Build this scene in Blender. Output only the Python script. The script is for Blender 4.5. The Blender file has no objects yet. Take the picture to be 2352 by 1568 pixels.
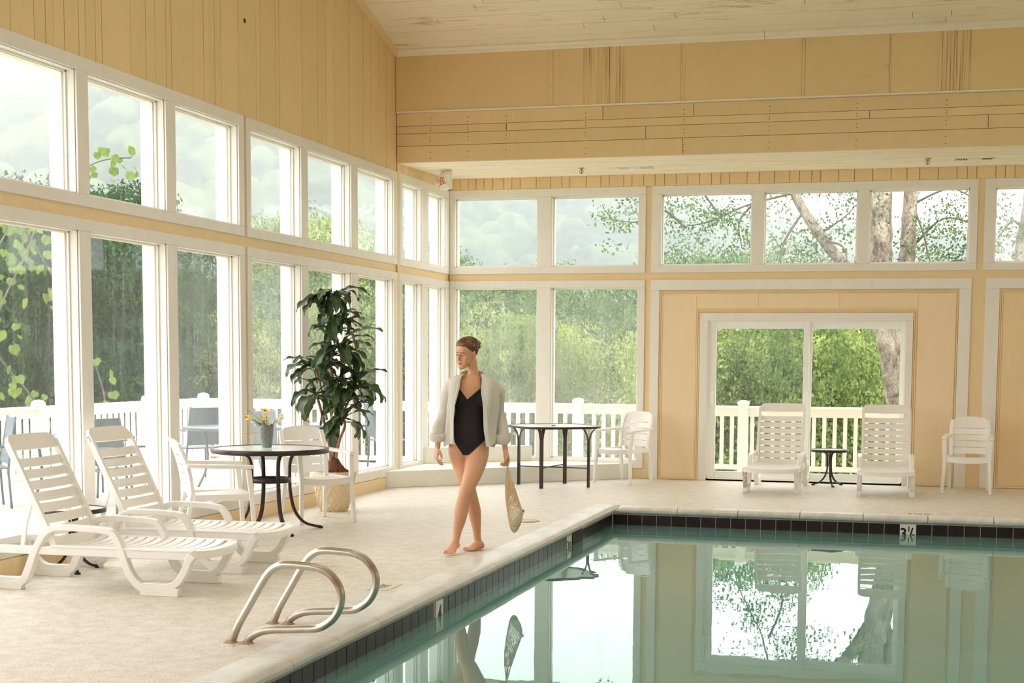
import bpy, bmesh, math, random
import numpy as np
from mathutils import Vector, Matrix, noise as mnoise
PI = math.pi
random.seed(7)
SC = bpy.context.scene
COL = SC.collection

# ------------------------------------------------------------------ camera
CAM = Vector((6.096, -18.762, 1.537))
def setup_camera():
    ya, pi_, ro = -0.25355, -0.08762, -0.00701
    F0 = Vector((math.sin(ya), math.cos(ya), 0)); R = Vector((math.cos(ya), -math.sin(ya), 0)); Zv = Vector((0, 0, 1))
    F = F0*math.cos(pi_) + Zv*math.sin(pi_)
    U = -F0*math.sin(pi_) + Zv*math.cos(pi_)
    Rc = R*math.cos(ro) - U*math.sin(ro)
    Uc = R*math.sin(ro) + U*math.cos(ro)
    m = Matrix(((Rc.x, Uc.x, -F.x, CAM.x), (Rc.y, Uc.y, -F.y, CAM.y), (Rc.z, Uc.z, -F.z, CAM.z), (0, 0, 0, 1)))
    cd = bpy.data.cameras.new('camera'); co = bpy.data.objects.new('camera', cd); COL.objects.link(co)
    co.matrix_world = m
    cd.sensor_width = 36; cd.sensor_fit = 'HORIZONTAL'
    cd.lens = 36*3366.97/2352
    cd.shift_x = (1176-1234.4)/2352
    cd.shift_y = (1120.88-784)/2352
    cd.clip_start = .1; cd.clip_end = 1500
    SC.camera = co
setup_camera()

# ------------------------------------------------------------------ sky, light, exposure
W = bpy.data.worlds.new('overcast_sky'); SC.world = W; W.use_nodes = True
bg = W.node_tree.nodes['Background']
bg.inputs['Color'].default_value = (1.0, 0.985, 0.99, 1)
bg.inputs['Strength'].default_value = 4.4
sd = bpy.data.lights.new('soft_sun', 'SUN'); sd.energy = 1.6; sd.angle = 1.2; sd.color = (1, .96, .88)
so = bpy.data.objects.new('soft_sun', sd); COL.objects.link(so)
so.rotation_euler = Vector((-.45, .5, -.75)).to_track_quat('-Z', 'Y').to_euler()
# added fill lights, unseen: wide area panels above the view that brighten the hall
for i_, (lx_, ly_) in enumerate([(3.5, -8.5), (7.5, -8.5), (11.5, -8.5), (2.5, -14.5), (7.0, -14.5), (11.5, -14.5), (3.5, -20.5), (9.0, -20.5)]):
    ld_ = bpy.data.lights.new('interior_fill_down', 'AREA'); ld_.shape = 'RECTANGLE'; ld_.size = 2.2; ld_.size_y = 1.2; ld_.energy = 22; ld_.color = (1, 1, 1)
    lo_ = bpy.data.objects.new('interior_fill_down', ld_); COL.objects.link(lo_); lo_.location = (lx_, ly_, 5.6)
    lu_ = bpy.data.objects.new('interior_fill_up', ld_.copy()); lu_.data.energy = 24; COL.objects.link(lu_); lu_.location = (lx_, ly_, 5.64); lu_.rotation_euler = (PI, 0, 0)
SC.view_settings.view_transform = 'Standard'
SC.view_settings.look = 'None'
SC.view_settings.gamma = 1
SC.view_settings.exposure = 0.07
SC.view_settings.use_curve_mapping = False
SC.cycles.max_bounces = 10
SC.cycles.diffuse_bounces = 6
SC.cycles.glossy_bounces = 4
SC.cycles.transparent_max_bounces = 16
SC.cycles.volume_bounces = 1
SC.cycles.sample_clamp_indirect = 12
SC.cycles.caustics_reflective = False
SC.cycles.caustics_refractive = False

# ------------------------------------------------------------------ materials
def hexc(h):
    r, g, b = [int(h[i:i+2], 16)/255 for i in (0, 2, 4)]
    f = lambda c: c/12.92 if c <= .04045 else ((c+.055)/1.055)**2.4
    return (f(r), f(g), f(b), 1)
MATS = {}
class NT:
    def __init__(s, name):
        s.m = bpy.data.materials.new(name); s.m.use_nodes = True
        s.t = s.m.node_tree; s.n = s.t.nodes; s.b = s.n['Principled BSDF']; s.o = s.n['Material Output']
    def node(s, ty, **kw):
        nd = s.n.new(ty)
        for k, v in kw.items():
            if k in nd.inputs: nd.inputs[k].default_value = v
            else: setattr(nd, k, v)
        return nd
    def link(s, a, b): s.t.links.new(a, b)
    def noise(s, scale, detail=4, rough=.6, stretch=None, coord='Object', dist=0.):
        tc = s.node('ShaderNodeTexCoord'); mp = s.node('ShaderNodeMapping')
        s.link(tc.outputs[coord], mp.inputs[0])
        if stretch: mp.inputs['Scale'].default_value = stretch
        nz = s.node('ShaderNodeTexNoise'); nz.inputs['Scale'].default_value = scale
        nz.inputs['Detail'].default_value = detail; nz.inputs['Roughness'].default_value = rough
        nz.inputs['Distortion'].default_value = dist
        s.link(mp.outputs[0], nz.inputs['Vector'])
        return nz.outputs['Fac']
    def ramp(s, fac, stops):
        r = s.node('ShaderNodeValToRGB'); cr = r.color_ramp
        while len(cr.elements) < len(stops): cr.elements.new(.5)
        for e, (p, c) in zip(cr.elements, stops): e.position = p; e.color = c if len(c) == 4 else (*c, 1)
        s.link(fac, r.inputs[0]); return r.outputs[0]
    def mixc(s, fac, a, b, mode='MIX'):
        m = s.node('ShaderNodeMix', data_type='RGBA', blend_type=mode)
        for sock, v in ((0, fac), (6, a), (7, b)):
            if hasattr(v, 'default_value') or hasattr(v, 'is_linked'): s.link(v, m.inputs[sock])
            else: m.inputs[sock].default_value = v
        return m.outputs[2]
    def math(s, op, a, b=0.):
        m = s.node('ShaderNodeMath', operation=op)
        for i, v in enumerate((a, b)):
            if isinstance(v, (int, float)): m.inputs[i].default_value = v
            else: s.link(v, m.inputs[i])
        return m.outputs[0]
    def bump(s, h, strength=.3, dist=.01):
        b = s.node('ShaderNodeBump'); b.inputs['Strength'].default_value = strength; b.inputs['Distance'].default_value = dist
        s.link(h, b.inputs['Height']); s.link(b.outputs[0], s.b.inputs['Normal'])

def M(name, col, rough=.5, metal=0., var=.0, vscale=6., bump=0., bscale=80., stretch=None, spec=.5, sub=0., tr=0., objvar=0., coat=0.):
    if name in MATS: return MATS[name]
    t = NT(name); c = hexc(col) if isinstance(col, str) else col
    t.b.inputs['Base Color'].default_value = c
    t.b.inputs['Roughness'].default_value = rough; t.b.inputs['Metallic'].default_value = metal
    t.b.inputs['Specular IOR Level'].default_value = spec
    if coat: t.b.inputs['Coat Weight'].default_value = coat
    src = None
    if var:
        f = t.noise(vscale, 5, .6, stretch)
        d = tuple(x*(1-var) for x in c[:3]); l = tuple(min(1, x*(1+var*.6)) for x in c[:3])
        src = t.ramp(f, [(.3, d), (.7, l)])
    if objvar:
        oi = t.node('ShaderNodeObjectInfo')
        hs = t.node('ShaderNodeHueSaturation')
        v = t.math('ADD', t.math('MULTIPLY', oi.outputs['Random'], 2*objvar), 1-objvar)
        t.link(v, hs.inputs['Value'])
        if src is not None: t.link(src, hs.inputs['Color'])
        else: hs.inputs['Color'].default_value = c
        src = hs.outputs[0]
    if src is not None: t.link(src, t.b.inputs['Base Color'])
    if bump:
        t.bump(t.noise(bscale, 3, .6, stretch), bump, .01)
    if sub:
        t.b.inputs['Subsurface Weight'].default_value = sub; t.b.inputs['Subsurface Radius'].default_value = (.012, .006, .003)
        t.b.inputs['Subsurface Scale'].default_value = 1.
    if tr: t.b.inputs['Transmission Weight'].default_value = tr
    MATS[name] = t.m
    return t.m

# ------------------------------------------------------------------ mesh helpers
class MB:
    def __init__(s): s.v = []; s.f = []; s.mi = []; s.cur = 0
    def add(s, vs, fs):
        o = len(s.v); s.v += [tuple(v) for v in vs]; s.f += [tuple(i+o for i in f) for f in fs]; s.mi += [s.cur]*len(fs)
    def box(s, x0, y0, z0, x1, y1, z1):
        if x0 > x1: x0, x1 = x1, x0
        if y0 > y1: y0, y1 = y1, y0
        if z0 > z1: z0, z1 = z1, z0
        s.add([(x0, y0, z0), (x1, y0, z0), (x1, y1, z0), (x0, y1, z0), (x0, y0, z1), (x1, y0, z1), (x1, y1, z1), (x0, y1, z1)],
              [(0, 3, 2, 1), (4, 5, 6, 7), (0, 1, 5, 4), (1, 2, 6, 5), (2, 3, 7, 6), (3, 0, 4, 7)])
        return s
    def hexa(s, P):   # 8 points, bottom ring then top ring
        s.add(P, [(0, 3, 2, 1), (4, 5, 6, 7), (0, 1, 5, 4), (1, 2, 6, 5), (2, 3, 7, 6), (3, 0, 4, 7)]); return s
    def prism(s, poly, d0, d1, ax='y'):   # poly in the plane normal to ax
        n = len(poly)
        def P(a, b, d): return {'y': (a, d, b), 'x': (d, a, b), 'z': (a, b, d)}[ax]
        v = [P(a, b, d0) for a, b in poly] + [P(a, b, d1) for a, b in poly]
        f = [tuple(range(n))[::-1], tuple(range(n, 2*n))] + [(i, (i+1) % n, n+(i+1) % n, n+i) for i in range(n)]
        s.add(v, f); return s
    def rings(s, rings, cap=True, closed_loop=False):
        n = len(rings[0]); o = 0; v = [p for r in rings for p in r]; f = []
        m = len(rings)
        for i in range(m if closed_loop else m-1):
            for j in range(n):
                a = i*n+j; b = i*n+(j+1) % n; c = ((i+1) % m)*n+(j+1) % n; d = ((i+1) % m)*n+j
                f.append((a, b, c, d))
        if cap and not closed_loop:
            f.append(tuple(range(n))[::-1]); f.append(tuple((m-1)*n+j for j in range(n)))
        s.add(v, f); return s
    def frames(s, pts, up=None):
        pts = [Vector(p) for p in pts]; T = []
        for i in range(len(pts)):
            a = pts[max(i-1, 0)]; b = pts[min(i+1, len(pts)-1)]
            d = (b-a); T.append(d.normalized() if d.length > 1e-9 else Vector((0, 0, 1)))
        N = []
        n = Vector(up) if up is not None else (Vector((0, 0, 1)) if abs(T[0].z) < .9 else Vector((1, 0, 0)))
        for t in T:
            n = (n - t*n.dot(t))
            if n.length < 1e-6: n = t.orthogonal()
            n.normalize(); N.append(n.copy())
        return pts, T, N
    def tube(s, pts, r, n=8, up=None, closed=False, ry=None):
        pts, T, N = s.frames(pts, up); R = r if isinstance(r, (list, tuple)) else [r]*len(pts)
        RY = ry if isinstance(ry, (list, tuple)) else ([ry]*len(pts) if ry else R)
        rg = []
        if closed:
            m = len(pts)
            T = [(pts[(i+1) % m]-pts[i-1]).normalized() for i in range(m)]
            if up is not None: N = [(Vector(up)-t*Vector(up).dot(t)).normalized() for t in T]
        for p, t, nn, a, b in zip(pts, T, N, R, RY):
            bi = t.cross(nn)
            rg.append([p + nn*(a*math.cos(2*PI*k/n)) + bi*(b*math.sin(2*PI*k/n)) for k in range(n)])
        return s.rings(rg, True, closed)
    def strap(s, pts, th, w, up, closed=False):   # rectangular section: th in the path plane, w along the binormal `up`
        pts = [Vector(p) for p in pts]; up = Vector(up).normalized(); TH = th if isinstance(th, (list, tuple)) else [th]*len(pts)
        Wd = w if isinstance(w, (list, tuple)) else [w]*len(pts); m = len(pts)
        rg = []
        for i, p in enumerate(pts):
            if closed: t = pts[(i+1) % m]-pts[i-1]
            else: t = pts[min(i+1, m-1)]-pts[max(i-1, 0)]
            t.normalize(); nn = up.cross(t)
            if nn.length < 1e-6: nn = t.orthogonal()
            nn.normalize(); a = TH[i]/2; b = Wd[i]/2
            rg.append([p+nn*a+up*b, p-nn*a+up*b, p-nn*a-up*b, p+nn*a-up*b])
        return s.rings(rg, True, closed)
    def lathe(s, prof, n=24, c=(0, 0, 0), cap=True):
        rg = [[(c[0]+r*math.cos(2*PI*k/n), c[1]+r*math.sin(2*PI*k/n), c[2]+z) for k in range(n)] for r, z in prof]
        return s.rings(rg, cap)
    def bar(s, p, q, w, h, up=(0, 0, 1)):
        return s.strap([p, q], h, w, Vector(up).cross(Vector(q)-Vector(p)) if abs(Vector(up).normalized().dot((Vector(q)-Vector(p)).normalized())) < .999 else (1, 0, 0))
    def ell(s, c, r, n=12, m=8, mat=None):
        rg = []
        for i in range(1, m):
            th = PI*i/m
            ring = [Vector((r[0]*math.sin(th)*math.cos(2*PI*k/n), r[1]*math.sin(th)*math.sin(2*PI*k/n), -r[2]*math.cos(th))) for k in range(n)]
            if mat: ring = [mat @ p for p in ring]
            rg.append([p+Vector(c) for p in ring])
        return s.rings(rg, True)
    def build(s, name, mat, parent=None, smooth=False, loc=None, rot=None, bevel=0., seg=2, mats=None, auto=None):
        me = bpy.data.meshes.new(name); me.from_pydata(s.v, [], s.f)
        for m_ in (mats or [mat]): me.materials.append(m_)
        if mats: me.polygons.foreach_set('material_index', s.mi)
        if smooth: me.polygons.foreach_set('use_smooth', [True]*len(me.polygons))
        me.update()
        o = bpy.data.objects.new(name, me); COL.objects.link(o)
        if auto:
            me.polygons.foreach_set('use_smooth', [True]*len(me.polygons))
            me.set_sharp_from_angle(angle=math.radians(auto))
        if bevel:
            b = o.modifiers.new('bevel', 'BEVEL'); b.width = bevel; b.segments = seg; b.limit_method = 'ANGLE'; b.angle_limit = .6
            if auto is None: me.polygons.foreach_set('use_smooth', [True]*len(me.polygons)); b.harden_normals = True
        if parent: o.parent = parent
        if loc is not None: o.location = loc
        if rot is not None: o.rotation_euler = rot
        return o
def smooth_path(pts, k=4, closed=False):
    P = [Vector(p) for p in pts]; out = []; n = len(P)
    for i in range(n if closed else n-1):
        g = lambda j: P[j % n] if closed else P[min(max(j, 0), n-1)]
        p0, p1, p2, p3 = g(i-1), g(i), g(i+1), g(i+2)
        for q in range(k):
            t = q/k
            out.append(.5*((2*p1)+(-p0+p2)*t+(2*p0-5*p1+4*p2-p3)*t*t+(-p0+3*p1-3*p2+p3)*t**3))
    if not closed: out.append(P[-1])
    return out
def tag(o, label=None, cat=None, group=None, kind=None):
    if label: o['label'] = label
    if cat: o['category'] = cat
    if group: o['group'] = group
    if kind: o['kind'] = kind
    return o
def thing(name, label, cat, loc=(0, 0, 0), rz=0., group=None):
    o = bpy.data.objects.new(name, None); COL.objects.link(o); o.empty_display_size = .1
    o.location = loc; o.rotation_euler = (0, 0, rz)
    return tag(o, label, cat, group)
def struct(o, label=None): o['kind'] = 'structure'; return tag(o, label)
def empty_struct(name, label=None):
    o = bpy.data.objects.new(name, None); COL.objects.link(o); o['kind'] = 'structure'
    return tag(o, label)
def dup(o, parent=None, loc=None, rz=None, label=None):
    c = o.copy(); COL.objects.link(c)
    if parent: c.parent = parent
    if loc is not None: c.location = loc
    if rz is not None: c.rotation_euler = (0, 0, rz)
    if label: c['label'] = label
    for ch in [x for x in o.children]: dup(ch, c)
    return c
# ------------------------------------------------------------------ setting materials
def wood_wall(name, col, dark=.12, rough=.55):
    t = NT(name); c = hexc(col)
    f = t.noise(3., 4, .6, (1, 1, .25)); f2 = t.noise(60., 3, .6, (1, 1, .06))
    a = t.ramp(f, [(.25, tuple(x*(1-dark) for x in c[:3])), (.75, c[:3])])
    b = t.mixc(.09, a, t.ramp(f2, [(.35, tuple(x*.72 for x in c[:3])), (.6, c[:3])]))
    oi = t.node('ShaderNodeObjectInfo'); hs = t.node('ShaderNodeHueSaturation')
    t.link(t.math('ADD', t.math('MULTIPLY', oi.outputs['Random'], .07), .965), hs.inputs['Value']); t.link(b, hs.inputs['Color'])
    t.link(hs.outputs[0], t.b.inputs['Base Color']); t.b.inputs['Roughness'].default_value = rough
    t.bump(f2, .12, .004); MATS[name] = t.m; return t.m
YEL = wood_wall('yellow_painted_wood', 'F2D8AA', .07)
YELB = wood_wall('yellow_boards', 'F0D4A2', .08)
CORE = M('brown_backing_boards', 'A88A58', .8)  # brown backing, darker than the planks, so joints show as thin lines
PANEL = wood_wall('peach_panel_light_baked', 'F4DDB6', .05)  # peach yellow, lightened to carry the brighter light falling on these panels
CREAM = M('cream_ceiling_paint', 'FAF0DE', .6, var=.05, vscale=5, bump=.06, bscale=50)
WHT = M('white_trim_paint', 'ECE9E1', .45, var=.04, vscale=4, bump=.08, bscale=60, stretch=(1, 1, .3))
WHT2 = M('white_platform_paint', 'EDECE2', .4, var=.05, vscale=2.5, bump=.05, bscale=30)
DARKGAP = M('dark_joint', '8A6A3A', .9)
VINYL = M('white_vinyl', 'F4F5F1', .3)

def ceiling_mat():
    t = NT('ceiling_planks'); c = hexc('FCEED6')
    f = t.noise(2.2, 4, .6, (.4, 1, 1)); f2 = t.noise(5, 6, .75, (.22, 1.6, 1.6)); st = t.noise(26, 4, .6, (.10, 3, 3))
    a = t.ramp(f, [(.3, tuple(x*.93 for x in c[:3])), (.7, c[:3])])
    m = t.ramp(f2, [(.57, (0, 0, 0)), (.66, (.9, .9, .9))])
    m2 = t.math('MULTIPLY', m, t.ramp(st, [(.45, (0, 0, 0)), (.6, (1, 1, 1))]))
    b = t.mixc(m2, a, hexc('A0783A'))
    t.link(b, t.b.inputs['Base Color']); t.b.inputs['Roughness'].default_value = .6
    t.bump(st, .1, .004); return t.m
CEIL = ceiling_mat()

def fascia_mat():
    # plywood band with brown water-stain runs at its seams (stains are marks on the paint itself)
    t = NT('stained_fascia'); c = hexc('EFD2A0')
    f = t.noise(1.6, 5, .65, (1, 1, 1)); a = t.ramp(f, [(.3, tuple(x*.94 for x in c[:3])), (.7, c[:3])])
    tc = t.node('ShaderNodeTexCoord'); sp = t.node('ShaderNodeSeparateXYZ'); t.link(tc.outputs['Object'], sp.inputs[0])
    X = sp.outputs[0]
    runs = t.noise(26., 3, .7, (1, 0, .012)); thin = t.noise(90., 2, .6, (1, 0, .01))
    rr = t.ramp(runs, [(.47, (0, 0, 0)), (.56, (1, 1, 1)), (.62, (1, 1, 1)), (.7, (.2, .2, .2))])
    tt = t.ramp(thin, [(.5, (.1, .1, .1)), (.62, (1, 1, 1))])
    tot = None
    for cx_, hw, s_ in ((2.52, .26, .9), (6.37, .2, .85), (3.42, .035, .55), (4.78, .05, .35), (1.95, .12, .2), (5.7, .03, .3)):
        d = t.math('ABSOLUTE', t.math('SUBTRACT', X, cx_))
        w_ = t.node('ShaderNodeMapRange'); t.link(d, w_.inputs[0]); w_.inputs[1].default_value = hw; w_.inputs[2].default_value = hw*.8
        w_.inputs[3].default_value = 0; w_.inputs[4].default_value = s_
        tot = w_.outputs[0] if tot is None else t.math('MAXIMUM', tot, w_.outputs[0])
    k = t.math('MULTIPLY', tot, t.math('MULTIPLY', rr, tt))
    b = t.mixc(k, a, hexc('8A5412'))
    sm = t.noise(7., 6, .7, (1, 1, 2.5)); s2 = t.noise(1.1, 2, .5)
    sp2 = t.math('MULTIPLY', t.ramp(sm, [(.62, (0, 0, 0)), (.68, (.5, .5, .5))]), t.ramp(s2, [(.5, (0, 0, 0)), (.6, (1, 1, 1))]))
    b = t.mixc(sp2, b, hexc('B58E4A'))
    t.link(b, t.b.inputs['Base Color']); t.b.inputs['Roughness'].default_value = .55
    return t.m
FASC = fascia_mat()

def floor_mat():
    t = NT('pebbled_pool_deck')
    f = t.noise(1.3, 5, .65); g = t.noise(75., 3, .7); h = t.noise(9., 6, .7); w = t.noise(420., 2, .6)
    a = t.ramp(f, [(.25, hexc('C9C3B2')), (.5, hexc('D8D3C6')), (.75, hexc('E2DFD5'))])
    b = t.mixc(.6, a, t.ramp(g, [(.32, hexc('8C816C')), (.48, hexc('DCD6C9')), (.66, hexc('F6F4EC'))]))
    b = t.mixc(.38, b, t.ramp(h, [(.35, hexc('AC9C80')), (.6, hexc('F0EADC'))]))
    t.link(b, t.b.inputs['Base Color'])
    t.link(t.ramp(h, [(.3, (.30, .30, .30)), (.7, (.6, .6, .6))]), t.b.inputs['Roughness'])
    t.b.inputs['Specular IOR Level'].default_value = .5
    t.bump(t.math('ADD', g, t.math('MULTIPLY', h, .35)), .5, .012); return t.m
FLOOR = floor_mat()

def stone_mat(name, col, d2, rough=.38):
    t = NT(name)
    f = t.noise(2.2, 5, .65); s = t.noise(60, 5, .75); h = t.noise(7, 4, .6, (1, .3, 1))
    a = t.ramp(f, [(.3, hexc(d2)), (.7, hexc(col))])
    a = t.mixc(.4, a, t.ramp(h, [(.35, hexc(d2)), (.65, hexc('F0EFE8'))]))
    m = t.ramp(s, [(.64, (0, 0, 0)), (.72, (.55, .55, .55))])
    b = t.mixc(m, a, hexc('7E776A'))
    t.link(b, t.b.inputs['Base Color']); t.b.inputs['Roughness'].default_value = rough
    t.bump(s, .12, .004); return t.m
COPING = stone_mat('cast_coping_stone', 'DBDAD1', 'C0C1B9')
TILE = M('dark_brown_glazed_tile', '2A2024', .3, var=.15, vscale=12, objvar=.25, spec=.35)
GROUT = M('pale_grout', 'B9B6AA', .7)
PLASTER = M('aqua_pool_plaster', 'B0E2DE', .6, var=.06, vscale=1.2)
MARKT = M('white_marker_tile', 'E2E2DA', .25)
BLK = M('black_enamel', '111112', .4)

# ------------------------------------------------------------------ floor, pool
PX0, PX1, PY0, PY1 = 3.03, 11.4, -3.80, -17.2    # inside faces of the pool
CW = .246
b = MB()
XR, YF = 14.2, -24.5
b.box(-.23, YF, -.3, PX0-CW, .23, 0).box(PX0-CW, PY0+CW, -.3, XR, .23, 0)
b.box(PX0-CW, YF, -.3, XR, PY1-CW, 0).box(PX1+CW, PY1-CW, -.3, XR, PY0+CW, 0)
floor = struct(b.build('floor', FLOOR), 'beige pebble-textured pool deck floor around the swimming pool')

pool = empty_struct('swimming_pool', 'rectangular indoor swimming pool with pale stone coping and dark tile band')
b = MB()
zb = -1.3
b.box(PX0-CW-.02, PY1-CW-.02, zb-.1, PX0-.012, PY0+CW+.02, -.03).box(PX1+.012, PY1-CW, zb-.1, PX1+CW, PY0+CW, -.03)
b.box(PX0-.012, PY0+.012, zb-.1, PX1+.012, PY0+CW+.02, -.03).box(PX0-.012, PY1-CW, zb-.1, PX1+.012, PY1-.012, -.03)
b.box(PX0-.012, PY1-.012, zb-.1, PX1+.012, PY0+.012, zb)
b.build('basin', PLASTER, pool)
b = MB(); g = .011
for x0, y0, x1, y1 in ((PX0-g-.004, PY1, PX0-g+.007, PY0+.01), (PX1+g-.007, PY1, PX1+g+.004, PY0), (PX0-g, PY0+.004, PX1, PY0+.015), (PX0, PY1-.015, PX1, PY1-.004)):
    b.box(x0, y0, -.24, x1, y1, -.045)
b.build('grout_bed', GROUT, pool)
# dark tiles, one by one
P_ = .1535
tl = MB().box(-.0742, 0, -.0752, .0742, .008, .0752)
proto = tl.build('tile', TILE, pool, bevel=.004, seg=1)
proto.location = (PX0+.085+0, PY0, -.146)
marker_back = 6.013
xs = []; x = PX0+.085
n = 0
first = True
while x < PX1-.05:
    if abs(x-marker_back) > .08:
        if first: proto.location = (x, PY0-.001, -.146); first = False
        else:
            c = proto.copy(); COL.objects.link(c); c.location = (x, PY0-.001, -.146)
    else: mk_x = x
    x += P_
y = PY0-.085; mk4 = -9.535; mk3 = -5.79; sk = (-5.62, -5.23)
while y > -13.4:
    if abs(y-mk4) > .08 and abs(y-mk3) > .08 and not (sk[0]-.06 < y < sk[1]+.06):
        c = proto.copy(); COL.objects.link(c); c.location = (PX0+.001, y, -.146); c.rotation_euler = (0, 0, PI/2)
    y -= P_
tile_rest = MB()
tile_rest.box(PX0-.004, PY1, -.22, PX0+.003, -13.5, -.072).box(PX1-.006, PY1, -.22, PX1+.002, PY0, -.072).box(PX0, PY1-.002, -.22, PX1, PY1+.006, -.072)
tile_rest.build('tile_band', TILE, pool)
# skimmer opening
b = MB(); b.box(PX0-.02, sk[0], -.235, PX0+.004, sk[1], -.06)
b.build('skimmer_opening', M('skimmer_dark', '15120F', .6), pool)
# depth markers
def text(body, size, mat, parent, loc, rot, name='numeral', ext=.0008, bold=True, space=1., sx=1.):
    cu = bpy.data.curves.new(name, 'FONT'); cu.body = body; cu.size = size; cu.extrude = ext; cu.align_x = 'CENTER'; cu.align_y = 'CENTER'
    cu.offset = size*.022 if bold else 0; cu.resolution_u = 3; cu.space_character = space
    o = bpy.data.objects.new(name, cu); COL.objects.link(o)
    dg = bpy.context.evaluated_depsgraph_get(); me = bpy.data.meshes.new_from_object(o.evaluated_get(dg))
    bpy.data.objects.remove(o); me.materials.clear(); me.materials.append(mat)
    o = bpy.data.objects.new(name, me); COL.objects.link(o); o.parent = parent; o.location = loc; o.rotation_euler = rot; o.scale = (sx, 1, 1)
    return o
b = MB().box(-.079, -.004, -.09, .079, .006, .09); t = b.build('marker_tile', MARKT, pool, loc=(mk_x, PY0-.002, -.163), bevel=.003, seg=1)
tag(t, 'white marker tile reading 3 1/2 in the dark tile band')
text('3', .15, BLK, t, (-.043, -.005, -.006), (PI/2, 0, 0), sx=.95)
text('1', .075, BLK, t, (.008, -.005, .043), (PI/2, 0, 0))
text('/', .13, BLK, t, (.032, -.005, .005), (PI/2, 0, 0), name='fraction_bar')
text('2', .075, BLK, t, (.056, -.005, -.035), (PI/2, 0, 0))
b = MB().box(-.006, -.075, -.095, .004, .075, .095)
t = b.build('marker_tile', MARKT, pool, loc=(PX0+.002, mk4, -.165), bevel=.003, seg=1); tag(t, 'white marker tile reading 4 on the left pool wall')
text('4', .15, BLK, t, (.005, 0, .0), (PI/2, 0, PI/2))
t = dup(t, pool, (PX0+.002, mk3, -.165)); t['label'] = 'white marker tile reading 3 1/2 beside the skimmer opening'
for ch in list(t.children): bpy.data.objects.remove(ch)
text('3', .14, BLK, t, (.005, -.035, .0), (PI/2, 0, PI/2)); text('1/2', .07, BLK, t, (.005, .03, .01), (PI/2, 0, PI/2))
# coping stones
def coping_bm(L):
    prof = [(0, -.06), (0, .002), (.02, .006), (.17, .012), (.215, .012), (.25, .003), (.268, -.016), (.27, -.034), (.262, -.05), (.246, -.06)]
    return prof
for side in ('left', 'back'):
    k = 0
    pr = MB().prism([(p[0], p[1]) for p in coping_bm(0)], .003, .617, 'y' if side == 'left' else 'x')
    if side == 'left':
        base = pr.build('coping_stone', COPING, pool, auto=35)
        ys = -3.89-.62; first = True
        while ys > -17:
            o = base if first else base.copy()
            if not first: COL.objects.link(o)
            o.location = (PX0-CW+.003, ys, 0); first = False; ys -= .62
        cs = MB().prism([(p[0], p[1]) for p in coping_bm(0)], 0, .30, 'y').build('coping_stone', COPING, pool, auto=35); cs.location = (PX0-CW+.003, -3.887, 0)
    else:
        # prism along x: profile a->y (mirrored so the nose faces -y)
        prof = [(-p[0], p[1]) for p in coping_bm(0)][::-1]
        base = MB().prism(prof, .003, .622, 'x').build('coping_stone', COPING, pool, auto=35)
        xx = 3.09; first = True
        while xx < 11.3:
            o = base if first else base.copy()
            if not first: COL.objects.link(o)
            o.location = (xx, PY0+CW-.003, 0); first = False; xx += .626
b = MB(); b.box(PX1, PY1-CW, -.06, PX1+CW, PY0+CW, .008).box(PX0-CW, PY1-CW, -.06, PX1+CW, PY1+.02, .008)
b.build('coping_far_sides', COPING, pool)
# water
def water_mat():
    t = NT('pool_water'); n = t.n
    n.remove(t.b)
    fr = t.node('ShaderNodeFresnel', IOR=1.333); gl = t.node('ShaderNodeBsdfGlossy'); gl.inputs['Roughness'].default_value = 0.004
    gl.inputs['Color'].default_value = (.86, 1, .96, 1)
    tr = t.node('ShaderNodeBsdfTransparent'); tr.inputs[0].default_value = (.60, .90, .90, 1)
    nz = t.noise(1.1, 3, .5, (1, 1, 1), 'Object'); n2 = t.noise(9., 2, .5)
    bp = t.node('ShaderNodeBump'); bp.inputs['Strength'].default_value = .055; bp.inputs['Distance'].default_value = .02
    t.link(t.math('ADD', nz, t.math('MULTIPLY', n2, .10)), bp.inputs['Height'])
    t.link(bp.outputs[0], fr.inputs['Normal']); t.link(bp.outputs[0], gl.inputs['Normal'])
    df = t.node('ShaderNodeBsdfDiffuse'); df.inputs[0].default_value = (.27, .50, .48, 1)     # light scattered back by the slightly cloudy water
    cl = t.node('ShaderNodeMixShader'); cl.inputs[0].default_value = .42; t.link(tr.outputs[0], cl.inputs[1]); t.link(df.outputs[0], cl.inputs[2])
    mx = t.node('ShaderNodeMixShader'); t.link(fr.outputs[0], mx.inputs[0]); t.link(cl.outputs[0], mx.inputs[1]); t.link(gl.outputs[0], mx.inputs[2])
    t.link(mx.outputs[0], t.o.inputs[0]); return t.m
b = MB(); b.add([(PX0, PY1, -.175), (PX1, PY1, -.175), (PX1, PY0, -.175), (PX0, PY0, -.175)], [(0, 1, 2, 3)])
tag(b.build('water', water_mat()), 'calm teal pool water reflecting the windows', 'water', kind='stuff')

# ------------------------------------------------------------------ walls with windows
ZUT, ZUO, ZUB2, ZUB = 3.754, 3.651, 2.746, 2.656     # upper frame: outer top, opening top, opening bottom, outer bottom
ZLT, ZLO, ZLB, ZLF = 2.565, 2.474, .235, .135        # lower frame
GX, TH = .10, .23                                    # glass depth and wall thickness

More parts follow.
